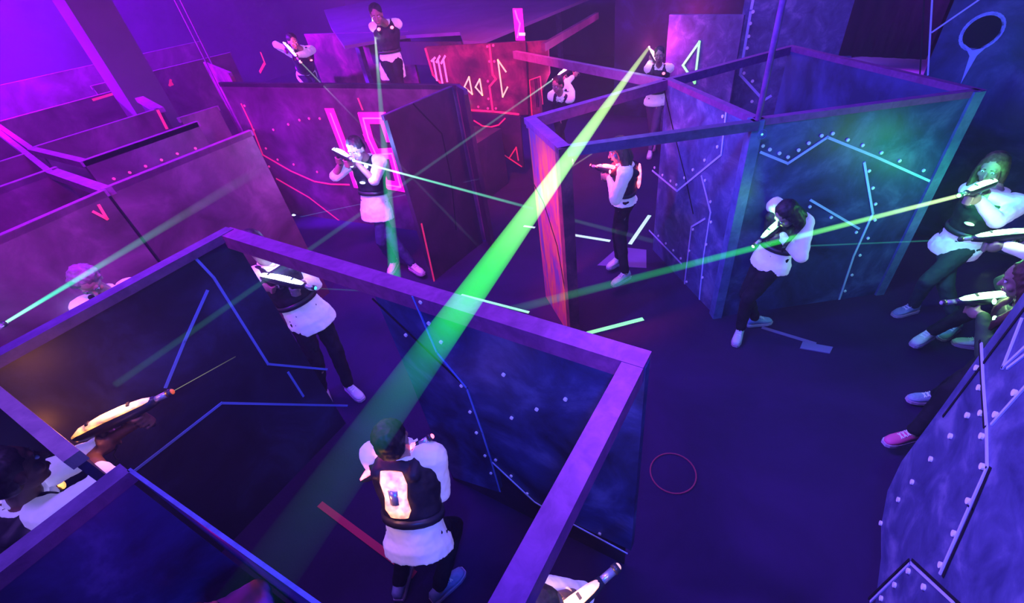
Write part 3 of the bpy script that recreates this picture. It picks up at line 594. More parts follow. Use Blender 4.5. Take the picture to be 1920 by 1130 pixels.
def make_gun(label, tail, muzzle, led, lcol, le, L=0.44, halo=None, roll=0.0, lensmat=None, shell=True):
    """laser phaser: dark body, lit shell on top, barrel, muzzle lens, pistol grip, foregrip, trigger guard. Returns frame data"""
    tail = Vector(tail); muzzle = Vector(muzzle); d = (muzzle-tail).normalized(); c = muzzle-d*0.27
    d, sd, u = frame(d)
    if roll: q = Matrix.Rotation(roll, 3, d); sd = q @ sd; u = q @ u
    t = thing('laser_gun', label, 'toy laser gun', c, 'laser guns in players\' hands')
    P = lambda x, y, z: c+d*x+sd*y+u*z
    m = MB()
    m.loft([(P(x, 0, z), sd*w, u*h) for x, z, w, h in ((-0.20, 0.0, .012, .016), (-0.17, 0.0, .022, .028), (-0.08, 0, .030, .036), (0.04, 0, .030, .034), (0.14, 0, .026, .030), (0.19, .004, .02, .024))], 12)
    m.build('gun_body', M_GUN, t, True)
    m = MB()
    m.loft([(P(x, 0, z), sd*w, u*h) for x, z, w, h in ((-0.20, 0.012, .008, .006), (-0.15, 0.028, .020, .014), (-0.04, 0.036, .026, .018), (0.06, 0.034, .026, .018), (0.14, 0.027, .020, .013), (0.185, .018, .010, .007))], 12)
    m.build('led_shell', led, t, True)
    for x in (-0.10, 0.09): MB().bar(P(x-.006, 0, 0.049), P(x+.006, 0, 0.049), 0.024, 0.008, up=u).build('shell_rib', M_GUN, t)
    MB().tube([P(0.17, 0, .006), P(0.25, 0, .006)], 0.016, 12).build('barrel', M_TRIM, t, True)
    MB().tube([P(0.245, 0, .006), P(0.268, 0, .006)], 0.0195, 12).build('muzzle_ring', M_GUN, t, True)
    MB().ell(P(0.268, 0, .006), sd*0.014, u*0.014, d*0.010).build('lens', lensmat or led, t, True)
    MB().cap(P(-0.10, 0, -0.03), P(-0.135, 0, -0.135), 0.020, 0.018).build('grip', M_GUN, t, True)
    MB().cap(P(0.08, 0, -0.03), P(0.075, 0, -0.115), 0.017, 0.016).build('foregrip', M_GUN, t, True)
    MB().tube([P(-0.085, 0, -0.03), P(-0.075, 0, -0.075), P(-0.045, 0, -0.085), P(-0.02, 0, -0.07), P(-0.015, 0, -0.03)], 0.004, 6).build('trigger_guard', M_GUN, t, True)
    MB().bar(P(-0.058, 0, -0.035), P(-0.052, 0, -0.07), 0.008, 0.006, up=d).build('trigger', M_TRIM, t)
    l = point('led_light', Vector(P(0.03, 0, 0.095)), lcol, le, 0.03); l.location -= c; l.parent = t
    if halo: l = point('lens_light', Vector(P(0.30, 0, 0.02)), lcol, halo, 0.015); l.location -= c; l.parent = t
    return dict(c=c, d=d, s=sd, u=u, rg=P(-0.118, 0, -0.085), fg=P(0.078, 0, -0.07), muzzle=P(0.28, 0, .006), rax=(P(-0.10, 0, -0.03)-P(-0.135, 0, -0.135)).normalized(), fax=u)
def person(label, pelvis, neck, head, face, body_f, feet, gun=None, gunhand='R', s=1.0, hair='short', hairmat=None, shirt=None, vox=0.010, vest=True, sensor=None,
           sens=('L', 'R', 'back'), other=None, trousers=None, shoe=None, toes=None, knees=None, elbow=None, elbowL=None, cord=False, bare=None, hem=0.10, skin=None, handpos=None, slight=None, shoemats=None, sleeve_mat=None, short_sleeve=False, support=True):
    pelvis = Vector(pelvis); neck = Vector(neck); head = Vector(head); face = Vector(face); bf = Vector(body_f); bf.z = 0
    t_up = (neck-pelvis).normalized(); rt = bf.cross(UP).normalized(); fw = UP.cross(rt); fwt = rt.cross(t_up)*-1; fwt = t_up.cross(rt)
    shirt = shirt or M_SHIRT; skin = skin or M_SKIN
    base = Vector((pelvis.x, pelvis.y, min(f[2] for f in feet)-0.08*s))
    root = thing('person', label, 'person', base)
    T = (neck-pelvis).length
    def ringset(k, lo=0.0, hi=1.0, lower=0.0):
        prof = ((-0.16, .150, .112), (0.0, .160, .115), (0.22, .140, .098), (0.40, .135, .095), (0.62, .160, .112), (0.82, .165, .105), (0.95, .125, .080), (1.02, .062, .062))
        out = []
        for q, w, dd in prof:
            if lo-1e-6 <= q <= hi+1e-6: out.append((pelvis+t_up*T*q, rt*(w*s+k), fwt*(dd*s+k)))
        return out
    sh = {k: pelvis+t_up*T*0.90+rt*(0.175*s*(1 if k == 'R' else -1)) for k in 'LR'}
    hp = {k: pelvis-t_up*0.02*s+rt*(0.085*s*(1 if k == 'R' else -1)) for k in 'LR'}
    # hands
    tgt = {}
    if gun:
        o = 'L' if gunhand == 'R' else 'R'
        tgt[gunhand] = (gun['rg'], gun['rax']); 
        if support: tgt[o] = (gun['fg'], gun['fax'])
    if handpos: tgt.update(handpos)
    arms = {}
    for k in 'LR':
        sg = 1 if k == 'R' else -1
        if k in tgt and tgt[k][0] is not None:
            g = Vector(tgt[k][0]); ax = Vector(tgt[k][1]); back = (sh[k]-g); back = (back-ax*back.dot(ax)*0.6).normalized()
            wr = g+back*0.085*s
        else:
            g = sh[k]+rt*0.10*sg*s-UP*0.60*s+fw*0.08*s; ax = fw; wr = g+UP*0.085*s
        hint = (elbow if k == 'R' else elbowL) or (rt*0.6*sg-UP*0.8-fw*0.1)
        el, wr2 = ik(sh[k], wr, 0.285*s, 0.255*s, hint)
        if (wr2-wr).length > 0.002: g = g+(wr2-wr); wr = wr2
        arms[k] = (sh[k], el, wr, g, ax, sg)
    legs = {}
    for i, k in enumerate('LR'):
        an = Vector(feet[i]); td = Vector(toes[i] if toes else fw); td.z = 0; td.normalize()
        hint = (Vector(knees[i]) if knees else fw*1.0+td*0.4)
        kn, an = ik(hp[k], an, 0.435*s, 0.425*s, hint); legs[k] = (hp[k], kn, an, td)
    # one continuous body
    m = MB(); m.loft(ringset(0), 16)
    m.cap(neck-t_up*0.03*s, head-UP*0.04*s-Vector(face).normalized()*0.012*s, 0.058*s, 0.054*s)
    for k in 'LR':
        a, e, w, g, ax, sg = arms[k]
        m.cap(a-rt*sg*0.05*s, a, 0.065*s, 0.058*s); m.cap(a, e, 0.054*s, 0.041*s); m.cap(e, w, 0.042*s, 0.026*s); hand_mesh(m, w, g, ax, sg if k in tgt else -sg, s)
        a, e, w, td = legs[k]
        m.cap(a, e, 0.088*s, 0.058*s); m.cap(e, e.lerp(w, 0.4), 0.056*s, 0.056*s); m.cap(e.lerp(w, 0.35), w, 0.055*s, 0.038*s)
        m.cap(w-UP*0.045*s-td*0.03*s, w-UP*0.055*s+td*0.13*s, 0.035*s, 0.028*s)
    f, r, u = frame(face); head_mesh(m, head, f, r, u, s)
    b = m.build('body', skin, root); remesh(b, min(vox, 0.0075*s), 2)
    for k in (-1, 1):
        e = MB().ell(head+r*0.032*k*s+u*0.014*s+f*0.076*s, r*0.0135*s, u*0.009*s, f*0.009*s, 10, 7).build('eye', M_EYE, root, True)
        MB().ell(head+r*0.032*k*s+u*0.014*s+f*0.0835*s, r*0.0055*s, u*0.0055*s, f*0.003*s, 8, 5).build('pupil', M_PUP, e, True)
    MB().ell(head-u*0.056*s+f*0.087*s, r*0.022*s, f*0.006*s, u*0.007*s, 10, 7).build('lips', M_LIP, root, True)
    for k in (-1, 1):
        m = MB(); m.cap(head+r*0.018*k*s+u*0.037*s+f*0.086*s, head+r*0.048*k*s+u*0.036*s+f*0.074*s, 0.004*s, 0.003*s, 6)
        m.build('eyebrow', hairmat or M_HAIRB, root, True)
    # hair
    hm = hairmat or M_HAIRB; m = MB()
    m.ell(head+u*0.052*s-f*0.022*s, r*0.086*s, f*0.094*s, u*0.082*s); m.ell(head+u*0.0*s-f*0.045*s, r*0.080*s, f*0.062*s, u*0.085*s)
    if hair == 'curly':
        for i in range(46):
            a = random.uniform(0, 6.283); z = random.uniform(-0.35, 1); q = math.sqrt(1-z*z)
            c = r*math.cos(a)*q+f*math.sin(a)*q
            if math.sin(a)*q > 0.45 and z < 0.45: continue
            m.ell(head+u*0.045*s-f*0.02*s+c*0.082*s+u*z*0.08*s, r*0.022*s, f*0.022*s, u*0.022*s, 8, 5)
    if hair == 'long':
        for k in (-1, 1):
            m.loft([(head+r*k*0.072*s+u*0.04*s-f*0.02*s, r*0.02*s, f*0.06*s), (head+r*k*0.085*s-u*0.04*s-f*0.02*s, r*0.024*s, f*0.055*s), (head+r*k*0.085*s-u*0.13*s-f*0.01*s, r*0.028*s, f*0.045*s),
                    (head+r*k*0.08*s-UP*0.25*s+f*0.005*s, r*0.024*s, f*0.034*s), (head+r*k*0.075*s-UP*0.33*s+f*0.01*s, r*0.008*s, f*0.012*s)], 10)
        m.loft([(head+u*0.03*s-f*0.08*s, r*0.07*s, f*0.03*s), (head-u*0.10*s-f*0.085*s, r*0.085*s, f*0.035*s), (head-UP*0.24*s-f*0.09*s, r*0.08*s, f*0.03*s), (head-UP*0.36*s-f*0.085*s, r*0.04*s, f*0.015*s)], 12)
    if hair == 'bob':
        m.loft([(head+u*0.03*s-f*0.05*s, r*0.09*s, f*0.06*s), (head-u*0.07*s-f*0.06*s, r*0.095*s, f*0.05*s), (head-u*0.15*s-f*0.065*s, r*0.075*s, f*0.035*s)], 12)
    h = m.build('hair', hm, root); remesh(h, 0.009*s, 2, 0.012*s, 0.02)
    # shirt
    m = MB(); rs = ringset(0.014*s, 0.0, 0.96)
    rs = [(pelvis-t_up*hem*s, rt*0.200*s, fwt*0.158*s), (pelvis-t_up*hem*0.4*s, rt*0.196*s, fwt*0.152*s)]+rs; m.loft(rs, 18)
    for k in 'LR':
        a, e, w, g, ax, sg = arms[k]
        if short_sleeve: m.cap(a-rt*sg*0.05*s, a, 0.080*s, 0.074*s); m.cap(a, a.lerp(e, 0.7), 0.073*s, 0.062*s); continue
        m.cap(a-rt*sg*0.05*s, a, 0.082*s, 0.076*s); m.cap(a, e, 0.074*s, 0.060*s); w2 = e.lerp(w, (bare or {}).get(k, 0.93)); m.cap(e, w2, 0.060*s, 0.041*s)
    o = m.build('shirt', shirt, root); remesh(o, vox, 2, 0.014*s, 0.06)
    m = MB()
    for k in (-1, 1):
        m.prism([neck+rt*0.012*k*s+fwt*0.085*s-t_up*0.02*s, neck+rt*0.070*k*s+fwt*0.05*s+t_up*0.02*s, neck+rt*0.085*k*s+fwt*0.035*s-t_up*0.02*s, neck+rt*0.045*k*s+fwt*0.100*s-t_up*0.085*s], fwt*0.008*s)
    m.loft([(neck-t_up*0.025*s, rt*0.080*s, fwt*0.074*s), (neck+t_up*0.022*s, rt*0.068*s, fwt*0.064*s)], 14)
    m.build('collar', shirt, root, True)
    # vest
    if vest:
        m = MB(); rs = ringset(0.034*s, 0.40, 0.82); a = pelvis+t_up*T*0.28
        m.loft([(a, rt*0.168*s, fwt*0.128*s)]+rs+[(pelvis+t_up*T*0.93, rt*0.135*s, fwt*0.105*s)], 18)
        for k in (-1, 1):
            m.cap(pelvis+t_up*T*0.80+rt*0.095*k*s+fwt*0.115*s, pelvis+t_up*T*0.985+rt*0.095*k*s+fwt*0.02*s, 0.040*s, 0.034*s, 8)
            m.cap(pelvis+t_up*T*0.985+rt*0.095*k*s+fwt*0.01*s, pelvis+t_up*T*0.80+rt*0.10*k*s-fwt*0.11*s, 0.034*s, 0.040*s, 8)
        v = m.build('vest', M_VEST, root); remesh(v, vox, 2, 0.008*s, 0.05)
        bl = pelvis+t_up*T*0.24
        MB().loft([(bl-t_up*0.02*s, rt*0.178*s, fwt*0.138*s), (bl+t_up*0.02*s, rt*0.178*s, fwt*0.138*s)], 20).build('belt', M_GUN, root, True)
        sm = sensor or M_LED_B
        for q in sens:
            if q in 'LR':
                sg = 1 if q == 'R' else -1; c = pelvis+t_up*T*0.86+rt*0.095*sg*s+fwt*0.152*s
                MB().ell(c, rt*0.026*s, t_up*0.022*s, fwt*0.012*s, 12, 7).build('chest_sensor', sm, v, True)
            elif q == 'belly': MB().ell(pelvis+t_up*T*0.50+fwt*0.145*s, rt*0.038*s, t_up*0.014*s, fwt*0.012*s, 12, 7).build('chest_sensor', sm, v, True)
            elif q == 'back':
                c = pelvis+t_up*T*0.62-fwt*0.150*s
                m = MB(); m.loft([(c+t_up*0.125*s, rt*0.060*s, fwt*0.012*s), (c+t_up*0.06*s, rt*0.076*s, fwt*0.022*s), (c-t_up*0.02*s, rt*0.062*s, fwt*0.024*s), (c-t_up*0.09*s, rt*0.072*s, fwt*0.022*s), (c-t_up*0.135*s, rt*0.05*s, fwt*0.012*s)], 14)
                p = m.build('back_light_panel', sm, v, True)
                MB().loft([(c+t_up*0.03*s-fwt*0.010*s, rt*0.032*s, fwt*0.022*s), (c-t_up*0.05*s-fwt*0.010*s, rt*0.028*s, fwt*0.022*s)], 10).build('speaker_plate', M_TRIM, p, True)
        if cord and gun:
            a = gun['rg']-gun['rax']*0.06; b2 = pelvis+t_up*T*0.22+rt*0.17*s; pts = []
            for i in range(60):
                q = i/59; pt = a.lerp(b2, q)-UP*0.16*math.sin(math.pi*q); pts.append(pt+rt*0.008*math.cos(i*1.9)+fw*0.008*math.sin(i*1.9))
            MB().tube(pts, 0.004, 6).build('coiled_cord', M_GUN, v, True)
    # trousers
    m = MB(); m.loft([(pelvis-t_up*0.14*s, rt*0.13*s, fwt*0.10*s), (pelvis-t_up*0.06*s, rt*0.168*s, fwt*0.125*s), (pelvis+t_up*0.05*s, rt*0.165*s, fwt*0.118*s)], 16)
    for k in 'LR':
        a, e, w, td = legs[k]; m.cap(a, e, 0.092*s, 0.068*s); m.cap(e, w+(e-w).normalized()*0.03*s, 0.068*s, 0.050*s)
    o = m.build('trousers', trousers or M_TROU, root); remesh(o, vox, 1, 0.02*s, 0.07)
    # shoes
    for i, k in enumerate('LR'):
        a, e, w, td = legs[k]; rr = td.cross(UP); gz = w-UP*0.085*s; S = s; sm_ = (shoemats or (shoe or M_SHOE,)*2)[i]
        prof = ((-0.075, .026, .050), (-0.06, .035, .085), (-0.02, .038, .092), (0.03, .040, .078), (0.08, .045, .058), (0.13, .046, .046), (0.17, .036, .034), (0.188, .018, .020))
        so = MB().loft([(gz+td*x*S+UP*(0.022*S+h*S*0.5), rr*ww*S, UP*h*S*0.55) for x, ww, h in prof], 14).build('shoe', sm_, root, True)
        pr = [(-0.08, .030), (-0.06, .040), (0, .042), (0.07, .047), (0.13, .050), (0.175, .040), (0.196, .02)]
        ol = [gz+td*x*S+rr*ww*S+UP*0.002 for x, ww in pr]+[gz+td*x*S-rr*ww*S+UP*0.002 for x, ww in pr[::-1]]
        MB().prism(ol, UP*0.026*S).build('sole', M_SOLE, so)
        m = MB()
        for j in range(4):
            x = 0.035+0.022*j; h = 0.105-0.012*j
            m.cap(gz+td*x*S-rr*0.022*S+UP*h*S, gz+td*(x+.014)*S+rr*0.022*S+UP*(h-.003)*S, 0.0042*S, n=6); m.cap(gz+td*x*S+rr*0.022*S+UP*h*S, gz+td*(x+.014)*S-rr*0.022*S+UP*(h-.003)*S, 0.0042*S, n=6)
        m.build('laces', M_LACE, so)
    return root
def V(x, y, z): return Vector((x, y, z))
def laser(label, a, b, r0, r1, stops, core=1.6, ratio=1.0):
    a = Vector(a); b = Vector(b); n = 40
    d = (b-a).normalized(); p = d.orthogonal().normalized(); q = d.cross(p); K = 20; vs = []; fs = []
    # rings are spaced so that near the far end the colour ramp stays smooth
    for i in range(n+1):
        t = i/n
        if ratio > 1: t = (1-1/(1+(ratio-1)*t))/(1-1/ratio)
        c = a.lerp(b, t); r = r0+(r1-r0)*t
        vs += [c+(p*math.cos(2*math.pi*k/K)+q*math.sin(2*math.pi*k/K))*r for k in range(K)]
    for i in range(n):
        for k in range(K): fs.append((i*K+k, i*K+(k+1) % K, (i+1)*K+(k+1) % K, (i+1)*K+k))
    mid = (a+b)/2; me = bpy.data.meshes.new('laser_beam'); me.from_pydata([tuple(v-mid) for v in vs], [], fs)
    uv = me.uv_layers.new(name='along'); 
    for pl_ in me.polygons:
        for li in pl_.loop_indices: uv.data[li].uv = ((me.loops[li].vertex_index//K)/n, 0)
    me.polygons.foreach_set('use_smooth', [True]*len(me.polygons))
    me.materials.append(beam_mat('beam_light', stops, core))
    o = bpy.data.objects.new('laser_beam', me); COL.objects.link(o); o.location = mid
    o.visible_shadow = True
    return tag(o, label, 'laser beam', 'laser beams in the haze')

# far man firing the long downward beam, on the platform
gP2 = make_gun('bright gun of the platform man at the top of the long downward beam', at(702, 40, 2.32), at(703, 62, 2.20), M_LED_P, (1.0, 0.1, 0.25), 12, halo=6)
person('man in white shirt on the top-centre platform, firing the long downward beam', at(733, 112, 1.86), at(722, 40, 2.36), at(706, 28, 2.53), V(-.75, -.62, -.35), V(-.75, -.65, 0),
       [V(5.0, 5.22, .98), V(5.16, 5.0, .98)], gP2, s=1.0, sensor=M_LED_R, vox=.013, hem=.26, bare={'L': .6})
# far left man aiming sideways
gP1 = make_gun('small gun held out sideways by the man at the back left', at(545, 96, 1.98), at(562, 115, 1.84), M_LED_P, (1.0, 0.1, 0.4), 6, halo=3)
person('man in white shirt far back at upper left, elbow raised, aiming a thin beam', at(574, 136, 1.42), at(565, 92, 1.93), at(549, 78, 2.08), V(-.3, -.9, -.35), V(-.45, -.85, 0),
       [V(5.75, 7.9, .58), V(5.95, 7.75, .58)], gP1, s=1.0, sensor=M_LED_R, vox=.014, elbow=V(-.6, .6, .6), hem=.2, sens=('L', 'R'))
# dim player behind the rails
gP3 = make_gun('bright white-pink gun of the dim player beyond the orange panel', at(1056, 138, 1.52), at(1037, 150, 1.46), M_LED_P, (1.0, 0.1, 0.5), 5, halo=4)
person('dim player with bright pink gun standing beyond the orange panel, left of the big beam', at(1050, 213, .86), at(1052, 178, 1.36), at(1046, 160, 1.50), V(-.9, .2, -.2), V(-.9, .1, 0),
       [V(7.05, 3.85, .09), V(7.05, 3.6, .09)], gP3, s=.94, sensor=M_LED_P, vox=.014, sens=('belly',))
# far man with the big beam
gP4 = make_gun('blazing gun at the source of the big green beam', at(1224, 104, 1.50), at(1217, 90, 1.56), M_LED_P, (1.0, 0.05, 0.55), 20, halo=60)
person('man in white shirt at the back firing the big green beam beside the arrow panel', at(1229, 183, .90), at(1236, 122, 1.40), at(1236, 104, 1.56), V(-.9, -.2, -.1), V(-.9, -.2, 0),
       [at(1219, 283, .09), at(1226, 268, .09)], gP4, s=.96, sensor=M_LED_R, vox=.014, sens=('L', 'belly'), trousers=plain('violet_grey_trousers', (0.12, 0.08, 0.2), .8))
# man with the blue gun in front of the characters
gP5 = make_gun('dazzling blue-white gun held up by the smiling man in front of the pink characters', at(640, 290, 1.59), at(664, 302, 1.58), M_LED_B, (0.20, 0.30, 1.0), 16, halo=20)
person('man in white shirt holding a blue-white gun, standing before the pink characters', at(703, 378, .93), at(687, 293, 1.44), at(668, 280, 1.61), V(-.75, -.25, -.3), V(-.85, -.15, 0),
       [at(738, 490, .09), at(780, 505, .09)], gP5, s=1.03, sensor=M_LED_B, vox=.010, hem=.20, sens=('L', 'R', 'belly'), bare={'L': .05, 'R': .12}, trousers=plain('navy_jeans', (0.03, 0.03, 0.12), .8), toes=(V(-.8, -.3, 0), V(-.2, -.9, 0)), cord=False)
# woman with the red gun
gP6 = make_gun('gun with a red glowing tip held by the woman behind the dark rail', at(1140, 318, 1.33), at(1108, 312, 1.30), M_LED_R, (1.0, 0.03, 0.06), 16, halo=16)
person('woman with red-tipped gun, white shirt and black trousers, face lit red, behind the dark rail', at(1170, 372, .97), at(1172, 303, 1.42), at(1160, 282, 1.56), V(-.55, .75, -.3), V(-.35, .9, 0),
       [at(1160, 487, .09), at(1172, 530, .09)], gP6, s=.99, hair='long', sensor=M_LED_R, vox=.010, sens=('L', 'back'), toes=(V(-.7, .3, 0), V(-.7, .35, 0)), hem=.02, hairmat=M_HAIRN)
point('face_fill_red', at(1140, 300, 1.45)+V(-.10, -.02, 0), (1.0, 0.03, 0.06), 5, .03)  # added beside her face to redden it like the gun's glow
# stooping woman
gP7 = make_gun('green and white lit gun held low by the stooping woman', at(1478, 408, 1.24), at(1412, 463, 1.10), M_LED_G, (0.2, 1.0, 0.3), 4, halo=None)
person('stooping woman with long dark hair in front of the blue zigzag panel, gun held low', at(1450, 478, .84), at(1484, 392, 1.28), at(1476, 402, 1.33), V(-.5, .55, -.75), V(-.6, .5, 0),
       [at(1388, 617, .09), at(1416, 597, .09)], gP7, s=.95, hair='long', sensor=M_LED_G, vox=.010, sens=('L', 'belly'), toes=(V(-.75, .0, 0), V(.5, -.75, 0)), hem=.12, elbow=V(.2, .7, .8), shoemats=(M_SHOE, M_SHOEG), knees=(V(-.4, .3, .2), V(-.4, .3, .2)))
# green-lit woman on the right
gP8 = make_gun('blazing white-green gun of the green-lit woman, source of the straight green beam', at(1797, 368, 1.45)+V(.38, -.27, -.02), at(1797, 368, 1.45), M_LED_G, (0.05, 1.0, 0.20), 8, halo=4)
point('green_fill', at(1850, 375, 1.26)+V(-.17, .02, 0.0), (0.04, 1.0, 0.2), 26, .03)  # added fill in front of the woman to turn her green
person('green-lit woman with long hair at the right, firing a straight green beam', at(1802, 448, .80), at(1872, 360, 1.29), at(1860, 316, 1.46), V(-.75, .35, -.2), V(-.8, .45, 0),
       [at(1712, 573, .09), V(4.55, -1.62, .09)], gP8, s=1.0, hair='long', hairmat=M_HAIRN, sensor=M_LED_G, vox=.010, sens=('L', 'R', 'belly'), toes=(V(-.7, .8, 0), V(-.8, .5, 0)), hem=.14, shoe=M_SHOEG, elbow=V(.3, -1, -.4),
       trousers=plain('dark_teal_trousers', (0.02, 0.04, 0.05), .8))
# player with the white gun at the right edge
gP9 = make_gun('long white-lit gun pointing left at the right picture edge, below the green-lit woman', at(1915, 440, 1.28), at(1797, 450, 1.22), M_LED_G, (0.5, 1.0, 0.6), 8, halo=None, lensmat=M_GUN)
person('player at the right picture edge aiming a white-lit gun to the left, green-lit vest', V(4.26, -1.82, .92), V(4.18, -1.86, 1.42), V(4.14, -1.80, 1.60), V(-.1, 1, -.15), V(-.1, 1, 0),
       [at(1722, 632, .09), V(4.4, -1.8, .09)], gP9, s=1.0, sensor=M_LED_G, vox=.011, sens=('L', 'R', 'belly'), toes=(V(-.7, .5, 0), V(-.1, 1, 0)), knees=(V(-.1, 1, 0), V(-.1, 1, 0)))
# brown haired player behind the dotted wall
gP10 = make_gun('green and red lit gun resting level above the brown-haired player\'s vest', at(1868, 560, 1.24), at(1764, 569, 1.20), M_LED_G, (0.5, 1.0, 0.35), 3, halo=None, lensmat=M_SHOE)
person('brown-haired player leaning behind the dotted wall at the right, green-lit vest', V(3.24, -1.50, .88), V(3.08, -1.34, 1.36), V(3.08, -1.25, 1.50), V(.15, .9, -.35), V(.1, .95, 0),
       [at(1752, 742, .09), V(2.86, -1.13, .09)], gP10, s=.97, hair='long', hairmat=M_HAIRN, sensor=M_LED_G, vox=.010, sens=('L', 'R', 'belly'), toes=(V(-.35, .95, 0), V(-.6, .8, 0)), shirt=plain('dark_green_top', (0.03, 0.08, 0.04), .7), shoemats=(M_SHOEG, plain('pink_lit_shoe', (.8, .1, .35), .5)))  # pink light is put into the rear shoe's colour
# aiming man bottom left
gP11 = make_gun('orange-lit gun raised by the aiming man at the left', at(183, 803, 1.62), at(325, 735, 1.68), M_LED_O, (1.0, 0.30, 0.06), 4.5, halo=None, lensmat=plain('orange_muzzle', (1, .2, .05), .4, emit=(1, .15, .03), es=.5))
person('man at lower left aiming an orange-lit gun with both hands over the wall', V(-.52, 2.64, .98), at(48, 925, 1.50), at(24, 884, 1.70), V(.95, .1, -.05), V(.9, .15, 0),
       [V(-.54, 2.76, .09), V(-.5, 2.5, .09)], gP11, s=1.05, hair='short', sensor=M_LED_O, vox=.008, sens=('L', 'R', 'belly'), cord=True, bare={'L': .6, 'R': .45}, elbow=V(0, -.8, .12), skin=plain('deep_brown_skin', (0.16, 0.08, 0.055), .5))
point('orange_fill', at(84, 878, 1.45)+V(.14, -.06, .06), (1.0, 0.3, 0.06), 2.2, .02)  # added fill carrying the orange glow at his vest
# curly-haired player behind the near wall
person('curly-haired player looking down behind the near wall at left, chest sensor shining', V(.80, 4.42, .98), at(198, 546, 1.46), at(166, 528, 1.60), V(-.35, -.75, -.75), V(-.3, -.9, 0),
       [V(.70, 4.45, .09), V(.90, 4.48, .09)], None, s=1.0, hair='curly', sensor=M_LED_B, vox=.011, sens=('L', 'R'), hairmat=mottled('fluffy_hair', (0.15, 0.10, 0.14), (0.3, 0.2, 0.28), 30))
point('chest_light_left', at(165, 566, 1.30)+V(-.05, -.12, 0), (0.3, 0.35, 1.0), 2.0, .02)
# player at left edge
gP13 = make_gun('gun at the left picture edge, source of the green beam rising to the right', at(-30, 636, 1.56), at(12, 606, 1.56), M_LED_G, (0.2, 1.0, 0.8), 3)
person('player in a white shirt half outside the left picture edge', V(-.10, 4.10, .95), V(.0, 4.12, 1.46), V(-.02, 4.16, 1.66), V(.9, .3, -.1), V(.9, .2, 0),
       [V(-.25, 4.26, .09), V(-.22, 4.02, .09)], gP13, s=1.03, sensor=M_LED_B, vox=.012, sens=('L',), elbow=V(.2, -.8, .1))
# player in the doorway under the wide rail
gP14 = make_gun('white-lit gun held sideways by the player in the doorway under the wide rail', at(508, 523, 1.38), at(592, 541, 1.31), M_LED_W, (0.3, 0.4, 1.0), 3.5, lensmat=plain('cyan_lens_glass', (.1, .8, .9), .3, emit=(.1, .9, 1), es=1.5))
person('player in white shirt in the doorway under the wide rail, half behind the near wall', V(1.60, 3.44, .94), V(1.55, 3.50, 1.44), V(1.51, 3.45, 1.62), V(.2, -.95, -.3), V(-.05, -1, 0),
       [at(655, 724, .09), V(1.38, 3.46, .09)], gP14, s=1.0, sensor=M_LED_B, vox=.009, sens=('L', 'R', 'belly'), hem=.18, toes=(V(-.2, -.95, 0), V(-.5, -.8, 0)), bare={'L': .5})
# crouching man seen from behind
gP15 = make_gun('red-lit gun held up by the crouching man seen from behind', at(783, 836, 1.22), at(812, 818, 1.26), M_LED_R, (1.0, 0.12, 0.2), 1.2)
person('crouching man seen from behind, black vest with orange light panel on the back', V(.58, 1.36, .78), V(.80, 1.50, 1.22), at(735, 824, 1.38), V(.75, .45, -.15), V(.85, .35, 0),
       [V(.42, 1.62, .09), V(.52, 1.36, .09)], gP15, s=.98, sensor=M_LED_O2, vox=.008, sens=('back',), hem=.10, toes=(V(.8, .4, 0), V(.9, -.25, 0)), cord=True, shoe=M_SHOEG)
point('back_panel_light', at(722, 940, 1.08)+V(-.10, .02, .05), (1.0, 0.35, 0.08), 0.9, .03)
# player at the bottom edge
gP16 = make_gun('yellow-white glowing gun at the bottom picture edge', at(1068, 1142, 1.36), at(1160, 1062, 1.40), M_LED_O, (1.0, 0.45, 0.12), 3.5, lensmat=plain('pale_muzzle', (1, .6, .45), .4, emit=(1, .55, .35), es=.8))
person('player at the bottom picture edge stretching one white-sleeved arm towards a glowing gun', V(.32, .42, .84), V(.41, .38, 1.31), at(1012, 1152, 1.50), V(.7, -.6, -.3), V(.8, -.5, 0),
       [V(.36, .52, .09), V(.26, .32, .09)], gP16, gunhand='R', handpos={'L': (gP16['c']+gP16['d']*.03-gP16['u']*.04, gP16['d'])}, s=.95, hair='short', sensor=M_LED_O, vox=.007, sens=('L', 'R'), bare={'L': .35, 'R': .35}, hairmat=M_HAIRN, support=False)
# player below the bottom-left wall
person('player mostly below the picture, magenta sleeve showing under the bottom-left wall', V(-.30, 1.36, .92), V(-.22, 1.36, 1.42), V(-.20, 1.34, 1.60), V(.9, -.2, -.1), V(.9, 0, 0),
       [V(-.30, 1.46, .09), V(-.30, 1.24, .09)], None, s=.97, hair='long', vox=.010, vest=False, shirt=plain('magenta_top', (.9, .12, .9), .7), handpos={'L': (V(-.07, 1.30, 1.18), UP), 'R': (V(-.1, 1.0, 1.2), UP)}, elbowL=V(.3, .9, -.1))
point('magenta_sleeve_light', V(-.12, 1.40, 1.85), (1.0, 0.0, 0.8), 0.9, .03)  # added only to brighten the magenta sleeve
# made-up fixture for the small dazzling spark at the foot of the long plum wall
c = pw0.px(552, 405, 0.03)
t = thing('spark_fixture', 'tiny dazzling blue-white spark at the foot of the long plum wall', 'lamp', c)
MB().bar(c-pw0.n*0.03, c-pw0.n*0.005, 0.09, 0.07).build('spark_base', M_GUN, t)
MB().ell(c, pw0.u*0.045, Vector((0, 0, 0.035)), pw0.n*0.03).build('lens', M_LED_B, t, True)
m = MB().tube([c+pw0.u*-0.02, c-pw0.u*0.10+pw0.n*0.02], 0.012, 8, 0.007).build('emitter', M_LED_B, t, True)
l = point('spark_light', pw0.n*0.10, (0.15, 0.2, 1.0), 12, 0.02); l.parent = t
gS = dict(muzzle=c-pw0.u*0.10+pw0.n*0.02)

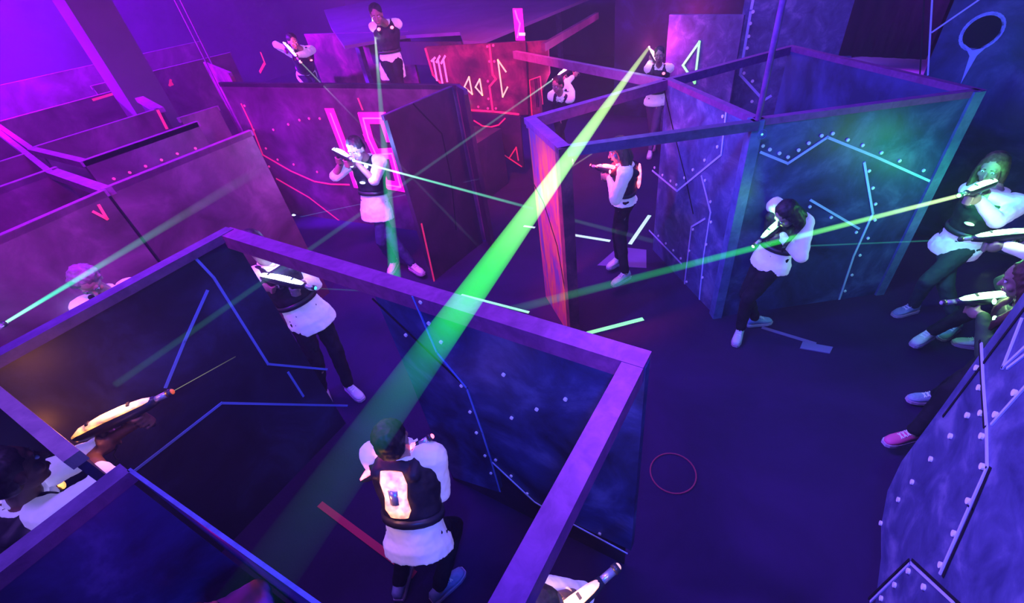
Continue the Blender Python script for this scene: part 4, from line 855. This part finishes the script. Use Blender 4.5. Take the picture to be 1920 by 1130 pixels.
# ---------------------------------------------------------------- laser beams in the fog
GR_, TE, CY = (0.04, 1.0, 0.06), (0.03, 0.75, 0.35), (0.25, 1.0, 0.65)
endA = at_depth(452, 1150, 0.36)
laser('big green beam widening from the far gun down across the whole picture', gP4['muzzle'], endA, 0.024, 0.024,
      [(0.0, (0.75, 1.0, 0.40), 5.5), (0.12, (0.50, 1.0, 0.30), 4.0), (0.24, (0.36, 1.0, 0.30), 3.2), (0.31, (0.20, 1.0, 0.20), 2.2), (0.37, (0.03, 1.0, 0.06), 1.8), (0.45, (0.02, 0.95, 0.06), 1.3), (0.50, (0.01, 0.8, 0.10), 0.75), (0.525, (0.01, 0.7, 0.2), 0.36), (0.60, (0.01, 0.6, 0.25), 0.18), (0.70, (0.03, 0.5, 0.12), 0.06), (0.85, (0.03, 0.4, 0.08), 0.03), (1.0, (0.03, 0.35, 0.05), 0.012)], 0.8, 22.0)
laser('long downward white-green beam from the platform man, passing the man in front of the characters', gP2['muzzle'], Plane((1.235, 3), (1.235, 0)).px(747, 600), 0.015, 0.040,
      [(0, (0.85, 1, 0.9), 9), (0.22, (0.6, 1, 0.85), 6.0), (0.34, (0.15, 0.9, 0.55), 2.5), (0.5, (0.02, 0.8, 0.4), 1.4), (1, (0.01, 0.75, 0.3), 0.9)])
laser('thin pale beam from the sideways-aiming man slanting down to the right', gP1['muzzle'], at(908, 473, 2.15), 0.012, 0.008,
      [(0, (0.8, 1, 0.9), 10), (0.3, (0.7, 0.8, 1), 4.5), (0.5, (0.4, 0.6, 0.8), 1.2), (0.65, (0.3, 0.5, 0.5), 0.4), (0.95, (0.2, 0.35, 0.35), 0.18), (1, (0.2, 0.35, 0.35), 0.0)])
laser('thin beam from the man with the blue gun to the orange panel', gP5['muzzle'], Plane(A, B).px(1000, 391), 0.010, 0.017,
      [(0, (0.6, 1, 0.8), 3), (0.4, (0.2, 0.9, 0.6), 1.1), (1, (0.05, 0.5, 0.35), 0.3)])
laser('faint beam crossing low in front of the red-gun woman\'s legs', at(1065, 410, 0.85), at(1225, 452, 0.5), 0.02, 0.03, [(0, (0.1, 0.3, 0.2), 0.2), (1, (0.08, 0.25, 0.2), 0.12)])
laser('long thin beam from the dim pink-gun player across the passage to the lower left', gP3['muzzle'], at(215, 722, 1.62), 0.012, 0.020,
      [(0, (0.6, 0.9, 0.8), 3), (0.2, (0.3, 0.8, 0.7), 0.55), (0.5, (0.15, 0.5, 0.45), 0.25), (0.8, (0.06, 0.4, 0.25), 0.16), (1, (0.05, 0.3, 0.15), 0.10)])
laser('very thin blue beam from the tiny dazzling spark', gS['muzzle'], at(900, 335, 1.0), 0.006, 0.008, [(0, (0.2, 0.4, 1), 0.6), (0.4, (0.2, 0.4, 1), 0.35), (1, (0.2, 0.2, 0.6), 0.1)])
laser('short cyan beam from the doorway player to the dotted wall', gP14['muzzle'], Plane((1.17, 1.8), (1.17, .36)).px(702, 546), 0.004, 0.006, [(0, (0.1, 1, 0.9), 0.9), (1, (0.05, 0.5, 0.5), 0.3)])
laser('straight green beam from the green-lit woman across to the orange panel foot', gP8['muzzle'], at(930, 588, 1.72), 0.016, 0.026,
      [(0, (0.7, 1, 0.5), 4.0), (0.25, (0.3, 1, 0.25), 2.2), (0.45, (0.03, 0.9, 0.08), 1.2), (0.7, (0.02, 0.7, 0.12), 0.35), (1, (0.02, 0.35, 0.15), 0.08)])
laser('very thin dim beam from the white gun at the right edge to the stooping woman', gP9['muzzle'], at(1487, 462, 1.0), 0.006, 0.008, [(0, (0.05, 0.6, 0.4), 0.25), (1, (0.05, 0.5, 0.4), 0.22)])
laser('green-cyan beam rising right from the left picture edge into the fog', gP13['muzzle'], at(486, 318, 2.15), 0.010, 0.035,
      [(0, (0.3, 1, 0.7), 3), (0.15, (0.02, 0.9, 0.5), 1.6), (0.4, (0.05, 0.7, 0.4), 0.4), (0.7, (0.2, 0.35, 0.3), 0.18), (1, (0.02, 0.15, 0.2), 0.05)])
laser('hair-thin pale beam leaving the aiming man\'s gun', gP11['muzzle'], at(442, 668, 1.7), 0.002, 0.003, [(0, (0.6, 0.6, 0.4), 0.5), (1, (0.4, 0.4, 0.3), 0.1)])
laser('short grey beam stub beside the red gun tip', at(1110, 288, 1.45), at(1042, 332, 1.3), 0.008, 0.010, [(0, (0.4, 0.45, 0.3), 0.35), (1, (0.4, 0.45, 0.3), 0.2)])
